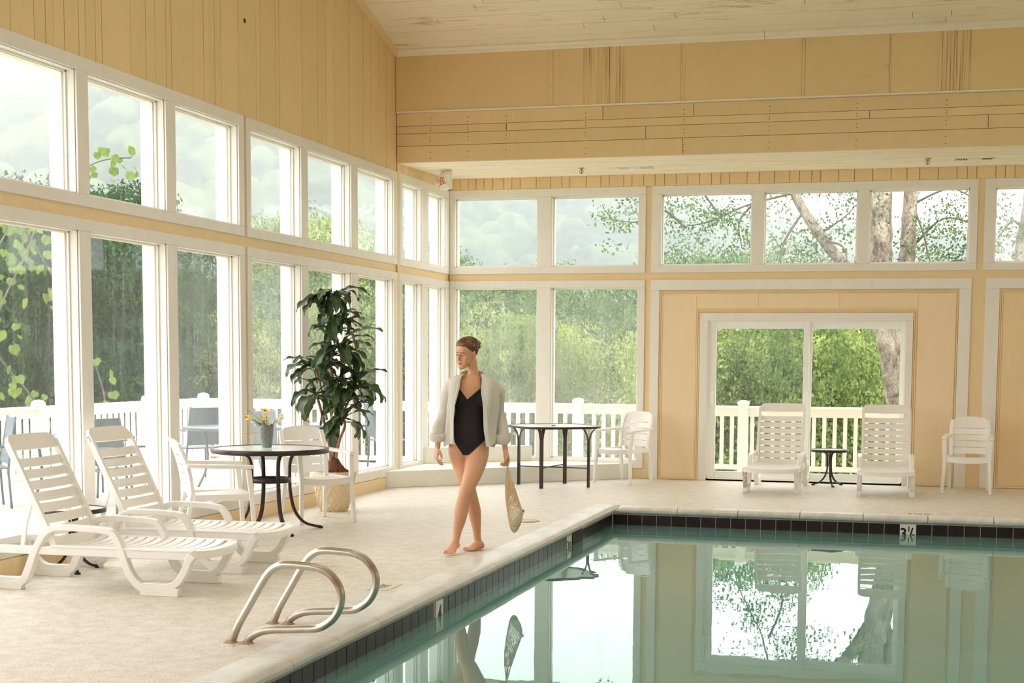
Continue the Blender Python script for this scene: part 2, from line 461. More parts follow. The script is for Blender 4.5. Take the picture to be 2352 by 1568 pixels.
def glass_mat(i, dirt, streak):
    nm = 'dusty_glass_%d' % i
    t = NT(nm); t.n.remove(t.b)
    tr = t.node('ShaderNodeBsdfTransparent'); tr.inputs[0].default_value = (.985, .985, .985, 1)
    df = t.node('ShaderNodeBsdfTranslucent'); df.inputs[0].default_value = (.93, .95, .93, 1)
    dd = t.node('ShaderNodeBsdfDiffuse'); dd.inputs[0].default_value = (.9, .9, .86, 1)
    d2 = t.node('ShaderNodeMixShader'); d2.inputs[0].default_value = .35; t.link(df.outputs[0], d2.inputs[1]); t.link(dd.outputs[0], d2.inputs[2])
    n1 = t.noise(1.6, 4, .6, (1, 1, .5), dist=.6); n2 = t.noise(30., 4, .7, (1, 1, .035))
    a = t.math('MULTIPLY', t.ramp(n1, [(.3, (.45, .45, .45)), (.7, (1, 1, 1))]), dirt)
    c = t.math('MULTIPLY', t.ramp(n2, [(.55, (0, 0, 0)), (.72, (1, 1, 1))]), streak)
    mx = t.node('ShaderNodeMixShader'); t.link(t.math('ADD', a, c), mx.inputs[0]); t.link(tr.outputs[0], mx.inputs[1]); t.link(d2.outputs[0], mx.inputs[2])
    gl = t.node('ShaderNodeBsdfGlossy'); gl.inputs['Roughness'].default_value = .01; fr = t.node('ShaderNodeFresnel', IOR=1.35)
    m2 = t.node('ShaderNodeMixShader'); t.link(t.math('MULTIPLY', fr.outputs[0], .07), m2.inputs[0]); t.link(mx.outputs[0], m2.inputs[1]); t.link(gl.outputs[0], m2.inputs[2])
    t.link(m2.outputs[0], t.o.inputs[0]); return t.m
GL = [glass_mat(0, .012, .015), glass_mat(1, .035, .05), glass_mat(2, .075, .06), glass_mat(3, .13, .09)]

class Wall:
    """pieces of a wall; ax='x': plane X=0 facing +X, along Y; ax='y': plane Y=0 facing -Y, along X. s = along, d = depth outward"""
    def __init__(s, ax): s.ax = ax
    def box(s, mb, s0, s1, d0, d1, z0, z1):
        if s.ax == 'x': return mb.box(-d0, s0, z0, -d1, s1, z1)
        return mb.box(s0, d0, z0, s1, d1, z1)
    def piece(s, name, mat, par, s0, s1, d0, d1, z0, z1, bev=0.):
        mb = MB(); 
        # centred so that each piece has its own origin
        if s.ax == 'x': c = Vector(((-d0-d1)/2, (s0+s1)/2, (z0+z1)/2)); h = Vector((abs(d1-d0)/2, abs(s1-s0)/2, abs(z1-z0)/2))
        else: c = Vector(((s0+s1)/2, (d0+d1)/2, (z0+z1)/2)); h = Vector((abs(s1-s0)/2, abs(d1-d0)/2, abs(z1-z0)/2))
        mb.box(-h.x, -h.y, -h.z, h.x, h.y, h.z)
        return mb.build(name, mat, par, loc=c, bevel=bev, seg=1)
WL, WB = Wall('x'), Wall('y')
WN = [0]
def window(wall, s0, s1, ops, z0, z1, zo0, zo1, label, dirt, detail=True, bottom=True):
    """frame boards from s0..s1, openings ops, outer z0..z1, opening zo0..zo1"""
    WN[0] += 1
    w = empty_struct('window_%d' % WN[0], label)
    fd = (-.004, .016)
    wall.piece('top_rail', WHT, w, s0, s1, fd[0], fd[1], zo1, z1, .003)
    if bottom: wall.piece('bottom_rail', WHT, w, s0, s1, fd[0], fd[1], z0, zo0, .003)
    es = [s0] + [v for o in ops for v in o] + [s1]
    for i in range(0, len(es), 2):
        nm = 'stile' if i in (0, len(es)-2) else 'mullion'
        if es[i+1]-es[i] > .01: wall.piece(nm, WHT, w, es[i], es[i+1], fd[0], fd[1], zo0, zo1, .003)
    for i, (a, c) in enumerate(ops):
        mb = MB(); j = .014
        wall.box(mb, a-.006, a+j-.006, .016, TH, zo0, zo1); wall.box(mb, c-j+.006, c+.006, .016, TH, zo0, zo1)
        wall.box(mb, a, c, .016, TH, zo1-j+.006, zo1+.006); wall.box(mb, a, c, .016, TH+.03, zo0-.01, zo0+j-.006)
        # glazing stops
        st = .014
        for dd in (GX-.022, GX+.010):
            wall.box(mb, a+j-.006, a+j+st-.006, dd, dd+.012, zo0, zo1); wall.box(mb, c-j-st+.006, c-j+.006, dd, dd+.012, zo0, zo1)
            wall.box(mb, a, c, dd, dd+.012, zo1-j-st+.006, zo1-j+.006); wall.box(mb, a, c, dd, dd+.012, zo0+j-.006, zo0+j+st-.006)
        mb.build('jamb', WHT, w)
        wall.piece('pane', GL[dirt[i % len(dirt)]], w, a+.008, c-.008, GX-.003, GX+.003, zo0+.008, zo1-.008)
    return w

def wall_core(mb, wall, s0, s1, ops_rows, ztop, d0=.016):
    """solid wall with openings. ops_rows: list of (z0,z1,[(a,b)..])"""
    z = 0.
    for z0, z1, ops in ops_rows:
        if z0 > z: wall.box(mb, s0, s1, d0, TH, z, z0)
        p = s0
        for a, c in sorted(ops):
            if a > p: wall.box(mb, p, a, d0, TH, z0, z1)
            p = c
        if s1 > p: wall.box(mb, p, s1, d0, TH, z0, z1)
        z = z1
    wall.box(mb, s0, s1, d0, TH, z, ztop)

# left wall ----------------------------------------------------------
LG = [(-1.93, 0., [(-1.835, -1.095), (-.872, -.135)])]
LG.append((-6.082, -2.009, [(-5.993, -4.836), (-4.67, -3.484), (-3.296, -2.129)]))
LG.append((-10.225, -6.13, [(-10.10, -8.919), (-8.764, -7.587), (-7.426, -6.239)]))
for k in (1, 2, 3):
    o = -4.145*k
    LG.append((-10.225+o, -6.13+o, [(-10.10+o, -8.919+o), (-8.764+o, -7.587+o), (-7.426+o, -6.239+o)]))
wl = empty_struct('wall_left', 'left wall of white-framed windows under yellow vertical boards')
allops = [q for g_ in LG for q in g_[2]]
CZ = lambda y: 5.146 + .278*(-2.04-y)      # ceiling height over the pool hall
mb = MB(); wall_core(mb, WL, YF, .23, [(ZLB, ZLO, allops), (ZUB2, ZUO, allops)], 3.755)
mb.hexa([(-.23, -13.3, 3.755), (-.014, -13.3, 3.755), (-.014, -2.0, 3.755), (-.23, -2.0, 3.755), (-.23, -13.3, CZ(-13.3)+.1), (-.014, -13.3, CZ(-13.3)+.1), (-.014, -2.0, CZ(-2.0)+.1), (-.23, -2.0, CZ(-2)+.1)])
mb.box(-.23, YF, 3.755, -.014, -13.3, CZ(-13.3)+.1).box(-.23, -2.0, 3.755, -.014, .23, 5.2)
mb.build('wall_core', YEL, wl)
names = ['end of the alcove', 'behind the potted plant', 'behind the two loungers at left']
for k, (a, c, ops) in enumerate(LG):
    nm = names[k] if k < 3 else 'further along the left wall, %s' % ['third', 'fourth', 'fifth'][k-3]
    dU = {0: [1, 1], 1: [2, 0, 2], 2: [2, 0, 2]}.get(k, [1]); dL = {0: [1, 3], 1: [3, 2, 1], 2: [1, 1, 2]}.get(k, [1])
    window(WL, a, c, ops, ZUB, ZUT, ZUB2, ZUO, 'upper white-framed window row on the left wall, '+nm, dU)
    window(WL, a, c, ops, ZLF, ZLT, ZLB, ZLO, 'tall lower white-framed windows on the left wall, '+nm, dL)
# vertical boards
by = [-9.71, -9.43, -9.29, -9.19, -9.05, -8.86, -8.77, -8.63, -8.54, -8.12, -7.88, -7.73, -7.55, -7.46, -7.08, -6.89, -6.79, -6.68, -6.56, -6.22, -5.84, -5.75, -5.41, -5.33, -4.99, -4.78, -4.38, -4.16, -3.96, -3.52, -3.28, -3.09, -2.86, -2.61, -2.36, -2.03]
yy = -9.71
while yy > -13.0: yy -= random.choice([.1, .2, .3, .19]); by.insert(0, yy)
for a, c in zip(by[:-1], by[1:]):
    g = .0035; m_ = MB(); L_ = (c-a)/2-g; zc = CZ((a+c)/2)
    pr = .0 + random.uniform(-.0015, .0015)
    m_.hexa([(-.008, -L_, 3.756), (pr, -L_, 3.756), (pr, L_, 3.756), (-.008, L_, 3.756), (-.008, -L_, CZ(a)), (pr, -L_, CZ(a)), (pr, L_, CZ(c)), (-.008, L_, CZ(c))])
    o = m_.build('board', YELB, wl); o.location = (-.006, (a+c)/2, 0)
yy = -1.97
while yy < -.02:
    w_ = min(random.choice([.12, .17, .21]), -.005-yy)
    o = MB().box(-.008, -w_/2+.003, 3.756, 0, w_/2-.003, 3.905).build('board', YELB, wl); o.location = (-.006, yy+w_/2, 0); yy += w_
# plinth
pb = empty_struct('baseboard_left', 'yellow painted plinth under the left windows')
for a, c in ((-10.4, -6.11), (-6.10, -2.42)):
    MB().box(-.014, a, 0, .012, c, .132).build('plinth_board', YEL, pb)
MB().box(-.014, YF, 0, .012, -10.42, .132).build('plinth_board', YEL, pb)
tr_ = empty_struct('trim_1', 'sloping trim where the left wall meets the ceiling')
MB().hexa([(-.006, -13, CZ(-13)-.075), (.02, -13, CZ(-13)-.075), (.02, -2.04, CZ(-2.04)-.075), (-.006, -2.04, CZ(-2.04)-.075),
           (-.006, -13, CZ(-13)), (.045, -13, CZ(-13)), (.045, -2.04, CZ(-2.04)), (-.006, -2.04, CZ(-2.04))]).build('ceiling_trim', YEL, tr_)
o = MB().box(-.01, -2.006, 0, .004, -1.932, ZUT+.2).build('corner_strip', YEL, wl)
o = MB().tube([(-.01, -7.98, 4.97), (.0, -7.98, 4.97)], .022, 12).build('round_hole', BLK, wl, loc=(-.002, 1.9, -.35))

# back wall ----------------------------------------------------------
wb = empty_struct('wall_back', 'back wall of white-framed windows with yellow panels and a sliding door')
A = (0.005, 2.645, [(.064, 1.208), (1.395, 2.555)])
B = (2.72, 6.728, [(2.837, 3.999), (4.146, 5.303), (5.439, 6.636)])
C = (6.805, 10.81, [(6.925, 8.08), (8.23, 9.39), (9.52, 10.72)])
D = (10.89, 14.2, [(11.0, 12.2), (12.35, 13.5)])
DX0, DX1, DZ = 3.468, 5.921, 2.045
up = [q for g_ in (A, B, C, D) for q in g_[2]]
mb = MB(); wall_core(mb, WB, -.0, XR, [(.02, ZLB, [(DX0, DX1)]), (ZLB, DZ, A[2]+[(DX0, DX1)]), (DZ, ZLO, A[2]), (ZUB2, ZUO, up)], 5.3)
mb.build('wall_core', YEL, wb)
window(WB, *A, ZUB, ZUT, ZUB2, ZUO, 'upper white-framed window pair on the back wall above the square table', [1, 1])
window(WB, *A, ZLF, ZLT, ZLB, ZLO, 'tall lower white-framed window pair on the back wall behind the woman', [3, 3])
window(WB, *B, ZUB, ZUT, ZUB2, ZUO, 'row of three white-framed windows above the sliding door', [1, 2, 0])
window(WB, *C, ZUB, ZUT, ZUB2, ZUO, 'white-framed window row at the right end of the back wall', [3, 1, 1])
window(WB, *D, ZUB, ZUT, ZUB2, ZUO, 'white-framed windows beyond the right edge of the back wall', [1, 1])
# framed panels B and C
def frame3(par, s0, s1, i0, i1, z1, zi1, mat, d0=-.004, d1=.016, z0=0.):
    WB.piece('frame_board', mat, par, s0, i0, d0, d1, z0, zi1, .003); WB.piece('frame_board', mat, par, i1, s1, d0, d1, z0, zi1, .003)
    WB.piece('frame_board', mat, par, s0, s1, d0, d1, zi1, z1, .003)
def bead(par, x0, x1, z1, r=.012, z0=0., sgn=1, four=False):
    # two thin rounded beads running round a panel
    for k, off in enumerate((.012, .036)):
        a, c, t_ = x0+sgn*off, x1-sgn*off, z1-sgn*off
        mb = MB()
        WB.box(mb, a-.007, a+.007, .004, .02, z0, t_); WB.box(mb, c-.007, c+.007, .004, .02, z0, t_); WB.box(mb, a-.007, c+.007, .004, .02, t_-.007, t_+.007)
        mb.build('bead_moulding', YEL, par, bevel=.004, seg=2)
t1 = empty_struct('trim_2', 'wide white frame and yellow infill panels around the sliding door')
frame3(t1, 2.72, 6.683, 2.837, 6.541, ZLT, 2.433, WHT)
frame3(t1, 3.366, 6.007, DX0, DX1, 2.142, DZ, WHT)
bead(t1, 2.837, 6.541, 2.433); bead(t1, 3.366, 6.007, 2.142, sgn=-1)
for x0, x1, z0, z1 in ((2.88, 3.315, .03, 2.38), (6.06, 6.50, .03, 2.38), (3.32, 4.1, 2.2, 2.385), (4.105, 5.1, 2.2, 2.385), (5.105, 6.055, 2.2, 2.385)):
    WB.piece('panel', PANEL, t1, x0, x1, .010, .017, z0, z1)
for x0, x1 in ((2.84, 3.36), (6.01, 6.54)):
    WB.piece('bottom_bead', YEL, t1, x0, x1, .002, .018, .004, .028, .004)
t2 = empty_struct('trim_3', 'white-framed plain yellow panel at the right end of the back wall')
frame3(t2, 6.845, 10.81, 7.014, 10.65, ZLT, 2.433, WHT); bead(t2, 7.014, 10.65, 2.433)
WB.piece('panel', YEL, t2, 7.06, 8.6, .010, .017, .03, 2.38); WB.piece('panel', YEL, t2, 8.605, 10.6, .010, .017, .03, 2.38)
WB.piece('bottom_bead', YEL, t2, 7.02, 10.64, .002, .018, .004, .028, .004)
t3 = empty_struct('trim_4', 'white-framed panel beyond the right edge'); frame3(t3, 10.89, 14.2, 11.05, 14.05, ZLT, 2.433, WHT)
# strip of short boards under the soffit
x = 0.0
while x < 14.0:
    w_ = random.choice([.12, .15, .19, .11, .22])
    o = MB().box(-w_/2+.0035, -.0, 3.756, w_/2-.0035, .012, 3.905).build('board', YELB, wb); o.location = (x+w_/2, .0, 0); x += w_
# sliding door
dr = empty_struct('door_1', 'white vinyl sliding glass door in the back wall')
def leaf(par, x0, x1, z0, z1, d0, st, gl, lab=None, rail=.085):
    lf = MB(); d1 = d0+.035
    WB.box(lf, x0, x0+st[0], d0, d1, z0, z1); WB.box(lf, x1-st[1], x1, d0, d1, z0, z1)
    WB.box(lf, x0+st[0], x1-st[1], d0, d1, z1-rail, z1); WB.box(lf, x0+st[0], x1-st[1], d0, d1, z0, z0+rail)
    o = lf.build('sliding_leaf', VINYL, par, bevel=.004, seg=1)
    p = WB.piece('pane', GL[gl], o, x0+st[0]-.005, x1-st[1]+.005, d0+.014, d0+.020, z0+rail-.005, z1-rail+.005)
    return o
lf1 = leaf(dr, 3.475, 4.75, .035, 2.03, .045, (.10, .075), 1)
lf2 = leaf(dr, 4.72, 5.91, .03, 2.03, .09, (.06, .05), 0)
mb = MB(); WB.box(mb, DX0, DX1, .016, TH, 0, .035); WB.box(mb, DX0, DX1, .03, TH, DZ-.02, DZ); WB.box(mb, DX0, DX0+.016, .016, TH, 0, DZ); WB.box(mb, DX1-.016, DX1, .016, TH, 0, DZ)
mb.build('door_track', VINYL, dr)
MB().strap(smooth_path([(3.53, .045, .96), (3.53, .01, .975), (3.53, .005, 1.0), (3.53, .005, 1.1), (3.53, .01, 1.125), (3.53, .045, 1.14)], 3), .016, .022, (1, 0, 0)).build('door_handle', VINYL, lf1)

# corner platform steps
st = empty_struct('step_platform', 'white painted two-tier corner platform under the alcove windows')
MB().prism([(0, -2.40), (2.50, 0.0), (0, 0.0)], 0, .2, 'z').build('lower_step', WHT2, st, bevel=.006)
MB().prism([(0, -1.06), (1.16, 0.0), (0, 0.0)], .2, .4, 'z').build('upper_step', WHT2, st, bevel=.006)
# ------------------------------------------------------------------ header over the alcove
HD = -2.01
hw = empty_struct('wall_header', 'yellow header wall of wide fascia panels and horizontal boards above the alcove')
MB().box(0, HD+.03, 3.86, XR, HD+.12, 5.4).build('header_core', YEL, hw)
xs = [0.0, 1.92, 3.40, 4.78, 5.69, 7.1, 8.6, 10.1, 11.6, 13.1, 14.2]
for a, c in zip(xs[:-1], xs[1:]):
    MB().box(a+.0015, HD-.045, 4.452, c-.0015, HD+.03, 5.09).build('fascia_panel', FASC, hw)
MB().box(0, HD-.055, 4.432, XR, HD+.03, 4.450).build('ledge_strip', CREAM, hw, bevel=.003, seg=1)
rows = [(4.282, 4.43, [0, 2.50, 3.546, 7.9, 11, 14.2]), (4.192, 4.279, [0, 1.355, 5.49, 9, 14.2]), (4.048, 4.189, [0, 3.001, 6.736, 10.5, 14.2]), (3.857, 4.045, [0, 3.424, 8.3, 12, 14.2])]
for z0, z1, js in rows:
    for a, c in zip(js[:-1], js[1:]):
        th = random.uniform(0, .004)
        MB().box(a+.003, HD-.006-th, z0+.001, c-.003, HD+.03, z1-.001).build('board', YELB, hw)
# nail heads
mb = MB()
for xx in (.42, .88, 1.35, 2.3, 3.44, 4.4, 5.35, 6.3, 7.2):
    for z in (4.31, 4.36, 4.22, 4.25, 4.10, 4.14, 3.9, 3.97):
        mb.box(xx-.005, HD-.012, z-.005, xx+.005, HD-.0, z+.005)
mb.build('nail_heads', M('nail_rust', '8F6A30', .8), hw)['kind'] = 'stuff'
cr = empty_struct('trim_5', 'crown moulding between the fascia band and the sloping ceiling')
for a, c in ((0, 4.33), (4.335, 9), (9.005, 14.2)):
    MB().prism([(HD+.03, 5.085), (HD-.052, 5.085), (HD-.062, 5.10), (HD-.062, 5.125), (HD-.10, 5.145), (HD-.10, 5.172), (HD+.03, 5.172)], a, c, 'x').build('crown_moulding', CREAM, cr)

# soffit of the alcove (planks run along X) ---------------------------
sf = empty_struct('ceiling_alcove', 'cream planked soffit over the alcove')
MB().hexa([(0, HD+.12, 3.875), (XR, HD+.12, 3.875), (XR, .016, 3.925), (0, .016, 3.925), (0, HD+.12, 3.99), (XR, HD+.12, 3.99), (XR, .016, 4.0), (0, .016, 4.0)]).build('soffit_core', CORE, sf)
SZ = lambda y: 3.852 + (y-HD)/(-HD)*.05
y = HD+.0
for i, w_ in enumerate([.03, .17, .14, .14, .17, .14, .14, .14, .17, .14, .14, .17, .14, .14, .14]):
    y1 = min(y+w_, -.002)
    if y1 <= y+.01: break
    js = [0] + sorted(random.uniform(1.2, 13) for _ in range(3)) + [14.2]
    for a, c in zip(js[:-1], js[1:]):
        dz = random.uniform(0, .002)
        MB().hexa([(a+.0015, y+.0015, SZ(y)-dz), (c-.0015, y+.0015, SZ(y)-dz), (c-.0015, y1-.0015, SZ(y1)-dz), (a+.0015, y1-.0015, SZ(y1)-dz),
                   (a+.0015, y+.0015, SZ(y)+.02), (c-.0015, y+.0015, SZ(y)+.02), (c-.0015, y1-.0015, SZ(y1)+.02), (a+.0015, y1-.0015, SZ(y1)+.02)]).build('plank', CEIL, sf)
    y = y1
# main ceiling --------------------------------------------------------
cl = empty_struct('ceiling', 'cream sloping plank ceiling with brown water stains')
RY = -13.3
mb = MB()
mb.hexa([(-.23, RY, CZ(RY)+.02), (XR, RY, CZ(RY)+.02), (XR, HD-.04, CZ(HD-.04)+.02), (-.23, HD-.04, CZ(HD-.04)+.02),
         (-.23, RY, CZ(RY)+.15), (XR, RY, CZ(RY)+.15), (XR, HD+.2, CZ(HD+.2)+.15), (-.23, HD+.2, CZ(HD+.2)+.15)])
RZ = CZ(RY)
mb.hexa([(-.23, YF, 5.2), (XR, YF, 5.2), (XR, RY, RZ), (-.23, RY, RZ), (-.23, YF, 5.35), (XR, YF, 5.35), (XR, RY, RZ+.15), (-.23, RY, RZ+.15)])
mb.build('ceiling_core', CORE, cl)
y = HD-.10; i = 0
while y > -13.1:
    y1 = y-(random.choice([.115, .13, .13, .14]) if y > -4.6 else .75)
    js = [0] + [v for v in sorted(random.uniform(.5, 13.5) for _ in range(5))] + [14.2]
    js = [v for k, v in enumerate(js) if k == 0 or v-js[k-1] > .25]; js[-1] = 14.2
    for a, c in zip(js[:-1], js[1:]):
        dz = random.uniform(0, .0025); e = .003
        MB().hexa([(a+e, y1+e, CZ(y1)-dz), (c-e, y1+e, CZ(y1)-dz), (c-e, y-.006, CZ(y)-dz), (a+e, y-.006, CZ(y)-dz),
                   (a+e, y1+e, CZ(y1)+.02), (c-e, y1+e, CZ(y1)+.02), (c-e, y-e, CZ(y)+.02), (a+e, y-e, CZ(y)+.02)]).build('plank', CEIL, cl)
    y = y1
# unseen sides of the hall, openings cut back to steer the daylight ----------
wr = empty_struct('wall_right', 'unseen right wall of the hall with a high open strip')
mb = MB()
mb.box(XR, YF, 0, XR+.2, .24, 2.5).box(XR, YF, 3.6, XR+.2, .24, 9).box(XR, YF, 2.5, XR+.2, .24, 2.7)
for i_, yy in enumerate(np.arange(YF, .2, 1.9)): mb.box(XR, yy, .3, XR+.2, yy+(.22), 3.6)
mb.build('wall_core', YEL, wr)
wf = empty_struct('wall_front', 'plain yellow front wall of the hall')
mb = MB(); mb.box(-.23, YF-.2, 0, XR, YF, 8.4)
mb.build('wall_core', YEL, wf)

# ------------------------------------------------------------------ ceiling fittings
PLW = M('white_plastic_fitting', 'E9E6DA', .4); STEEL = M('brushed_steel_fitting', 'A9A59C', .35, .9)
ex = thing('exit_sign', 'white exit sign with red letters and two emergency lamp heads, hanging from the soffit corner', 'exit sign', (.32, -1.12, 3.872))
ex.rotation_euler = (0, 0, math.radians(-52))
MB().box(-.15, -.03, -.235, .15, .03, -.02).build('housing', PLW, ex, bevel=.006)
MB().lathe([(.06, -.02), (.065, 0), (.0, 0)], 16, cap=False).build('canopy_plate', PLW, ex, smooth=True)
fp = MB().box(-.125, -.034, -.205, .125, -.03, -.055).build('face_plate', M('sign_face', 'F3EFE4', .5), ex)
text('EXIT', .135, M('exit_red', 'D9463A', .5), fp, (0, -.035, -.13), (PI/2, 0, 0), 'letters', sx=.85)
fp2 = MB().box(-.125, .03, -.205, .125, .034, -.055).build('face_plate', M('sign_face', 'F3EFE4', .5), ex)
for s_ in (-1, 1):
    lm = MB(); lm.tube([(s_*.15, 0, -.10), (s_*.185, -.01, -.115)], .014, 8)
    lm.rings([[Vector((s_*.19, -.0, -.12)) + Vector((math.cos(a_)*r_*.5*s_ + dx*s_, -dy - math.cos(a_)*0, math.sin(a_)*r_)) if False else
               Vector((s_*(.185+dx*.5), -.01-dx, -.12)) + Vector((s_*math.cos(a_)*r_*.85, math.cos(a_)*r_*.5, math.sin(a_)*r_)) for a_ in [2*PI*k/14 for k in range(14)]]
              for dx, dy, r_ in ((0, 0, .018), (.015, 0, .04), (.04, 0, .056), (.05, 0, .057), (.046, 0, .05), (.035, 0, .02))])
    lm.build('lamp_head', PLW, ex, smooth=True)
def sprinkler(loc, label):
    t = thing('sprinkler_head', label, 'sprinkler', loc)
    MB().lathe([(.042, 0), (.04, -.008), (.014, -.012), (.012, -.028), (.0, -.028)], 16, cap=False).build('escutcheon', STEEL, t, smooth=True)
    mb = MB()
    for s_ in (-1, 1): mb.tube([(s_*.008, 0, -.024), (s_*.022, 0, -.036), (s_*.023, 0, -.052), (s_*.006, 0, -.07)], .004, 6)
    mb.build('frame_arms', STEEL, t, smooth=True)
    MB().lathe([(.0, -.068), (.02, -.068), (.021, -.072), (0, -.075)], 12, cap=False).build('deflector', STEEL, t, smooth=True)
    MB().tube([(0, 0, -.028), (0, 0, -.066)], .004, 8).build('glass_bulb', M('bulb_red', '8E3B2E', .2), t, smooth=True)
    return t
sprinkler((2.02, -.99, SZ(-.99)), 'steel sprinkler head on the soffit nearer the exit sign', )
sprinkler((6.12, -1.02, SZ(-1.02)), 'steel sprinkler head on the soffit above the right-hand lounger')
def vent(x0, x1, yc, label, grp):
    z = SZ(yc); t = thing('ceiling_vent', label, 'vent', ((x0+x1)/2, yc, z)); w_ = (x1-x0)/2; h_ = .09
    fr = MB(); fr.box(-w_, -h_, -.008, w_, -h_+.02, .002).box(-w_, h_-.02, -.008, w_, h_, .002).box(-w_, -h_, -.008, -w_+.02, h_, .002).box(w_-.02, -h_, -.008, w_, h_, .002)
    fr.build('vent_frame', PLW, t)
    MB().box(-w_+.02, -h_+.02, -.001, w_-.02, h_-.02, .0).build('duct_opening', M('duct_dark', '3B2D1C', .9), t)
    n = 15
    for k in range(n):
        xx = -w_+.03+(2*w_-.06)*k/(n-1)
        if n//3 <= k <= 2*n//3-1: continue
        MB().hexa([(xx-.004, -h_+.02, -.012), (xx+.002, -h_+.02, -.012), (xx+.002, h_-.02, -.012), (xx-.004, h_-.02, -.012),
                   (xx+.004, -h_+.02, -.001), (xx+.009, -h_+.02, -.001), (xx+.009, h_-.02, -.001), (xx+.004, h_-.02, -.001)]).build('slat', PLW, t)
    MB().box(-w_*.33, -h_+.02, -.010, w_*.33, h_-.035, -.002).build('damper_plate', PLW, t)
    return t
vent(2.44, 2.88, -.87, 'slatted white air vent in the soffit near the first sprinkler head', None)
vent(6.42, 6.87, -.86, 'slatted white air vent in the soffit at the right edge', None)
# drain cover and depth letters on the deck
dc = thing('drain_cover', 'round beige skimmer lid set in the deck beside the woman', 'lid', (2.50, -5.33, 0))
MB().lathe([(.0, .004), (.115, .004), (.118, .0)], 28, cap=False).build('lid', M('lid_beige', 'D2C2A2', .5), dc, smooth=True)
MB().lathe([(.118, .0), (.122, .006), (.135, .006), (.138, 0)], 28, cap=False).build('rim', M('rim_tan', 'B59A6C', .5), dc, smooth=True)
for nm, lc, rz, lab in (('depth_marking', (2.64, -9.53, .003), PI/2, 'worn white depth tile with grey lettering by the nearer handrail'),
                        ('depth_marking', (6.14, -3.69+.22, .003), 0, 'worn white depth tile with dark lettering on the deck behind the pool edge')):
    t = thing(nm, lab, 'marker', lc, rz)
    MB().box(-.15, -.075, -.002, .15, .075, 0).build('tile_pair', M('worn_marker', 'D8CFBC', .5), t)
    text('4 FT' if rz else '3 1/2 FT', .10, M('worn_letter', '6E6A66', .6), t, (0, 0, .0005), (0, 0, 0), 'lettering', sx=.9 if rz else .65)
# ------------------------------------------------------------------ terrace outside
DZK = -.04
RAILW = M('white_painted_railing', 'E8E7E1', .5, var=.03); DECKM = M('bleached_deck_boards', 'CFC9BC', .6, var=.08, vscale=5)
dk = empty_struct('terrace', 'pale boarded terrace running round the outside of the hall')
MB().box(-4.9, -25, DZK-.25, -.23, 2.1, DZK-.03).box(-.23, .23, DZK-.25, XR+1, 2.1, DZK-.03).build('terrace_frame', DECKM, dk)
pl1 = MB().box(-.068, 0, 0, .068, 27.1, .03); pr = None
x = -4.82
while x < -.3:
    if pr is None: pr = pl1.build('deck_board', DECKM, dk); pr.location = (x, -25, DZK-.03)
    else: c = pr.copy(); COL.objects.link(c); c.location = (x, -25, DZK-.03)
    x += .14
pr = None; y = .31
while y < 2.1:
    if pr is None: pr = MB().box(0, -.068, 0, 15.4, .068, .03).build('deck_board', DECKM, dk); pr.location = (-.22, y, DZK-.03)
    else: c = pr.copy(); COL.objects.link(c); c.location = (-.22, y, DZK-.03)
    y += .14
def railing(a, c, posts, label, name='terrace_railing', pitch=.142, post_h=1.0):
    a, c = Vector(a), Vector(c); L_ = (c-a).length; d = (c-a)/L_; ang = math.atan2(d.y, d.x)
    t = thing(name, label, 'railing', (a.x, a.y, DZK), ang)
    MB().box(0, -.07, .915, L_, .07, .945).build('hand_rail', RAILW, t, bevel=.004, seg=1)
    MB().box(0, -.02, .80, L_, .02, .915).build('upper_rail', RAILW, t)
    MB().box(0, -.02, .05, L_, .02, .12).build('lower_rail', RAILW, t)
    pp = MB().box(-.026, -.02, .12, .026, .02, .80); p0 = None; x_ = pitch/2
    while x_ < L_:
        if not any(abs(x_-q) < .1 for q in posts):
            if p0 is None: p0 = pp.build('picket', RAILW, t); p0.location = (x_, 0, 0)
            else: k = p0.copy(); COL.objects.link(k); k.location = (x_, 0, 0)
        x_ += pitch
    for q in posts:
        o = MB().box(-.068, -.068, 0, .068, .068, post_h-.03).build('post', RAILW, t); o.location = (q, 0, 0)
        cp = MB().lathe([(.072, 0), (.088, .01), (.088, .025), (.07, .05), (.03, .062), (.0, .064)], 16, cap=False).build('post_cap', RAILW, o, smooth=True); cp.location = (0, 0, post_h-.035)
    return t
railing((-4.6, 1.9, 0), (10.6, 1.9, 0), [0, 3.56-0, 5.94, 8.32, 10.70, 13.08], 'white picket railing along the back edge of the terrace')
railing((-4.6, -10.4, 0), (-4.6, 1.8, 0), [0.1, 2.6, 5.2, 7.9, 10.6], 'cream picket railing along the left edge of the terrace', pitch=.151)

# outdoor furniture: blue-grey metal seen through the left windows ------
TEAL = M('slate_blue_metal', '42545C', .4, .2); TEALG = M('slate_mesh_seat', '4C5E66', .55)
def out_chair():
    t = thing('patio_chair', '', 'chair', group=None)
    for s_ in (-1, 1):
        MB().tube(smooth_path([(s_*.25, -.24, 0), (s_*.25, -.235, .3), (s_*.25, -.24, .62), (s_*.25, -.16, .66), (s_*.25, .2, .64)], 3), .013, 6).build('leg', TEAL, t, smooth=True)
        MB().tube(smooth_path([(s_*.24, .24, 0), (s_*.24, .22, .3), (s_*.23, .22, .45), (s_*.22, .3, .95)], 3), .013, 6).build('leg', TEAL, t, smooth=True)
    mb = MB(); mb.box(-.24, -.24, .41, .24, .23, .43)
    mb.build('seat', TEALG, t, bevel=.008, seg=1)
    mb = MB(); mb.hexa([(-.23, .215, .46), (.23, .215, .46), (.23, .23, .46), (-.23, .23, .46), (-.215, .295, .94), (.215, .295, .94), (.215, .31, .94), (-.215, .31, .94)])
    mb.build('backrest', TEALG, t, bevel=.008, seg=1)
    return t
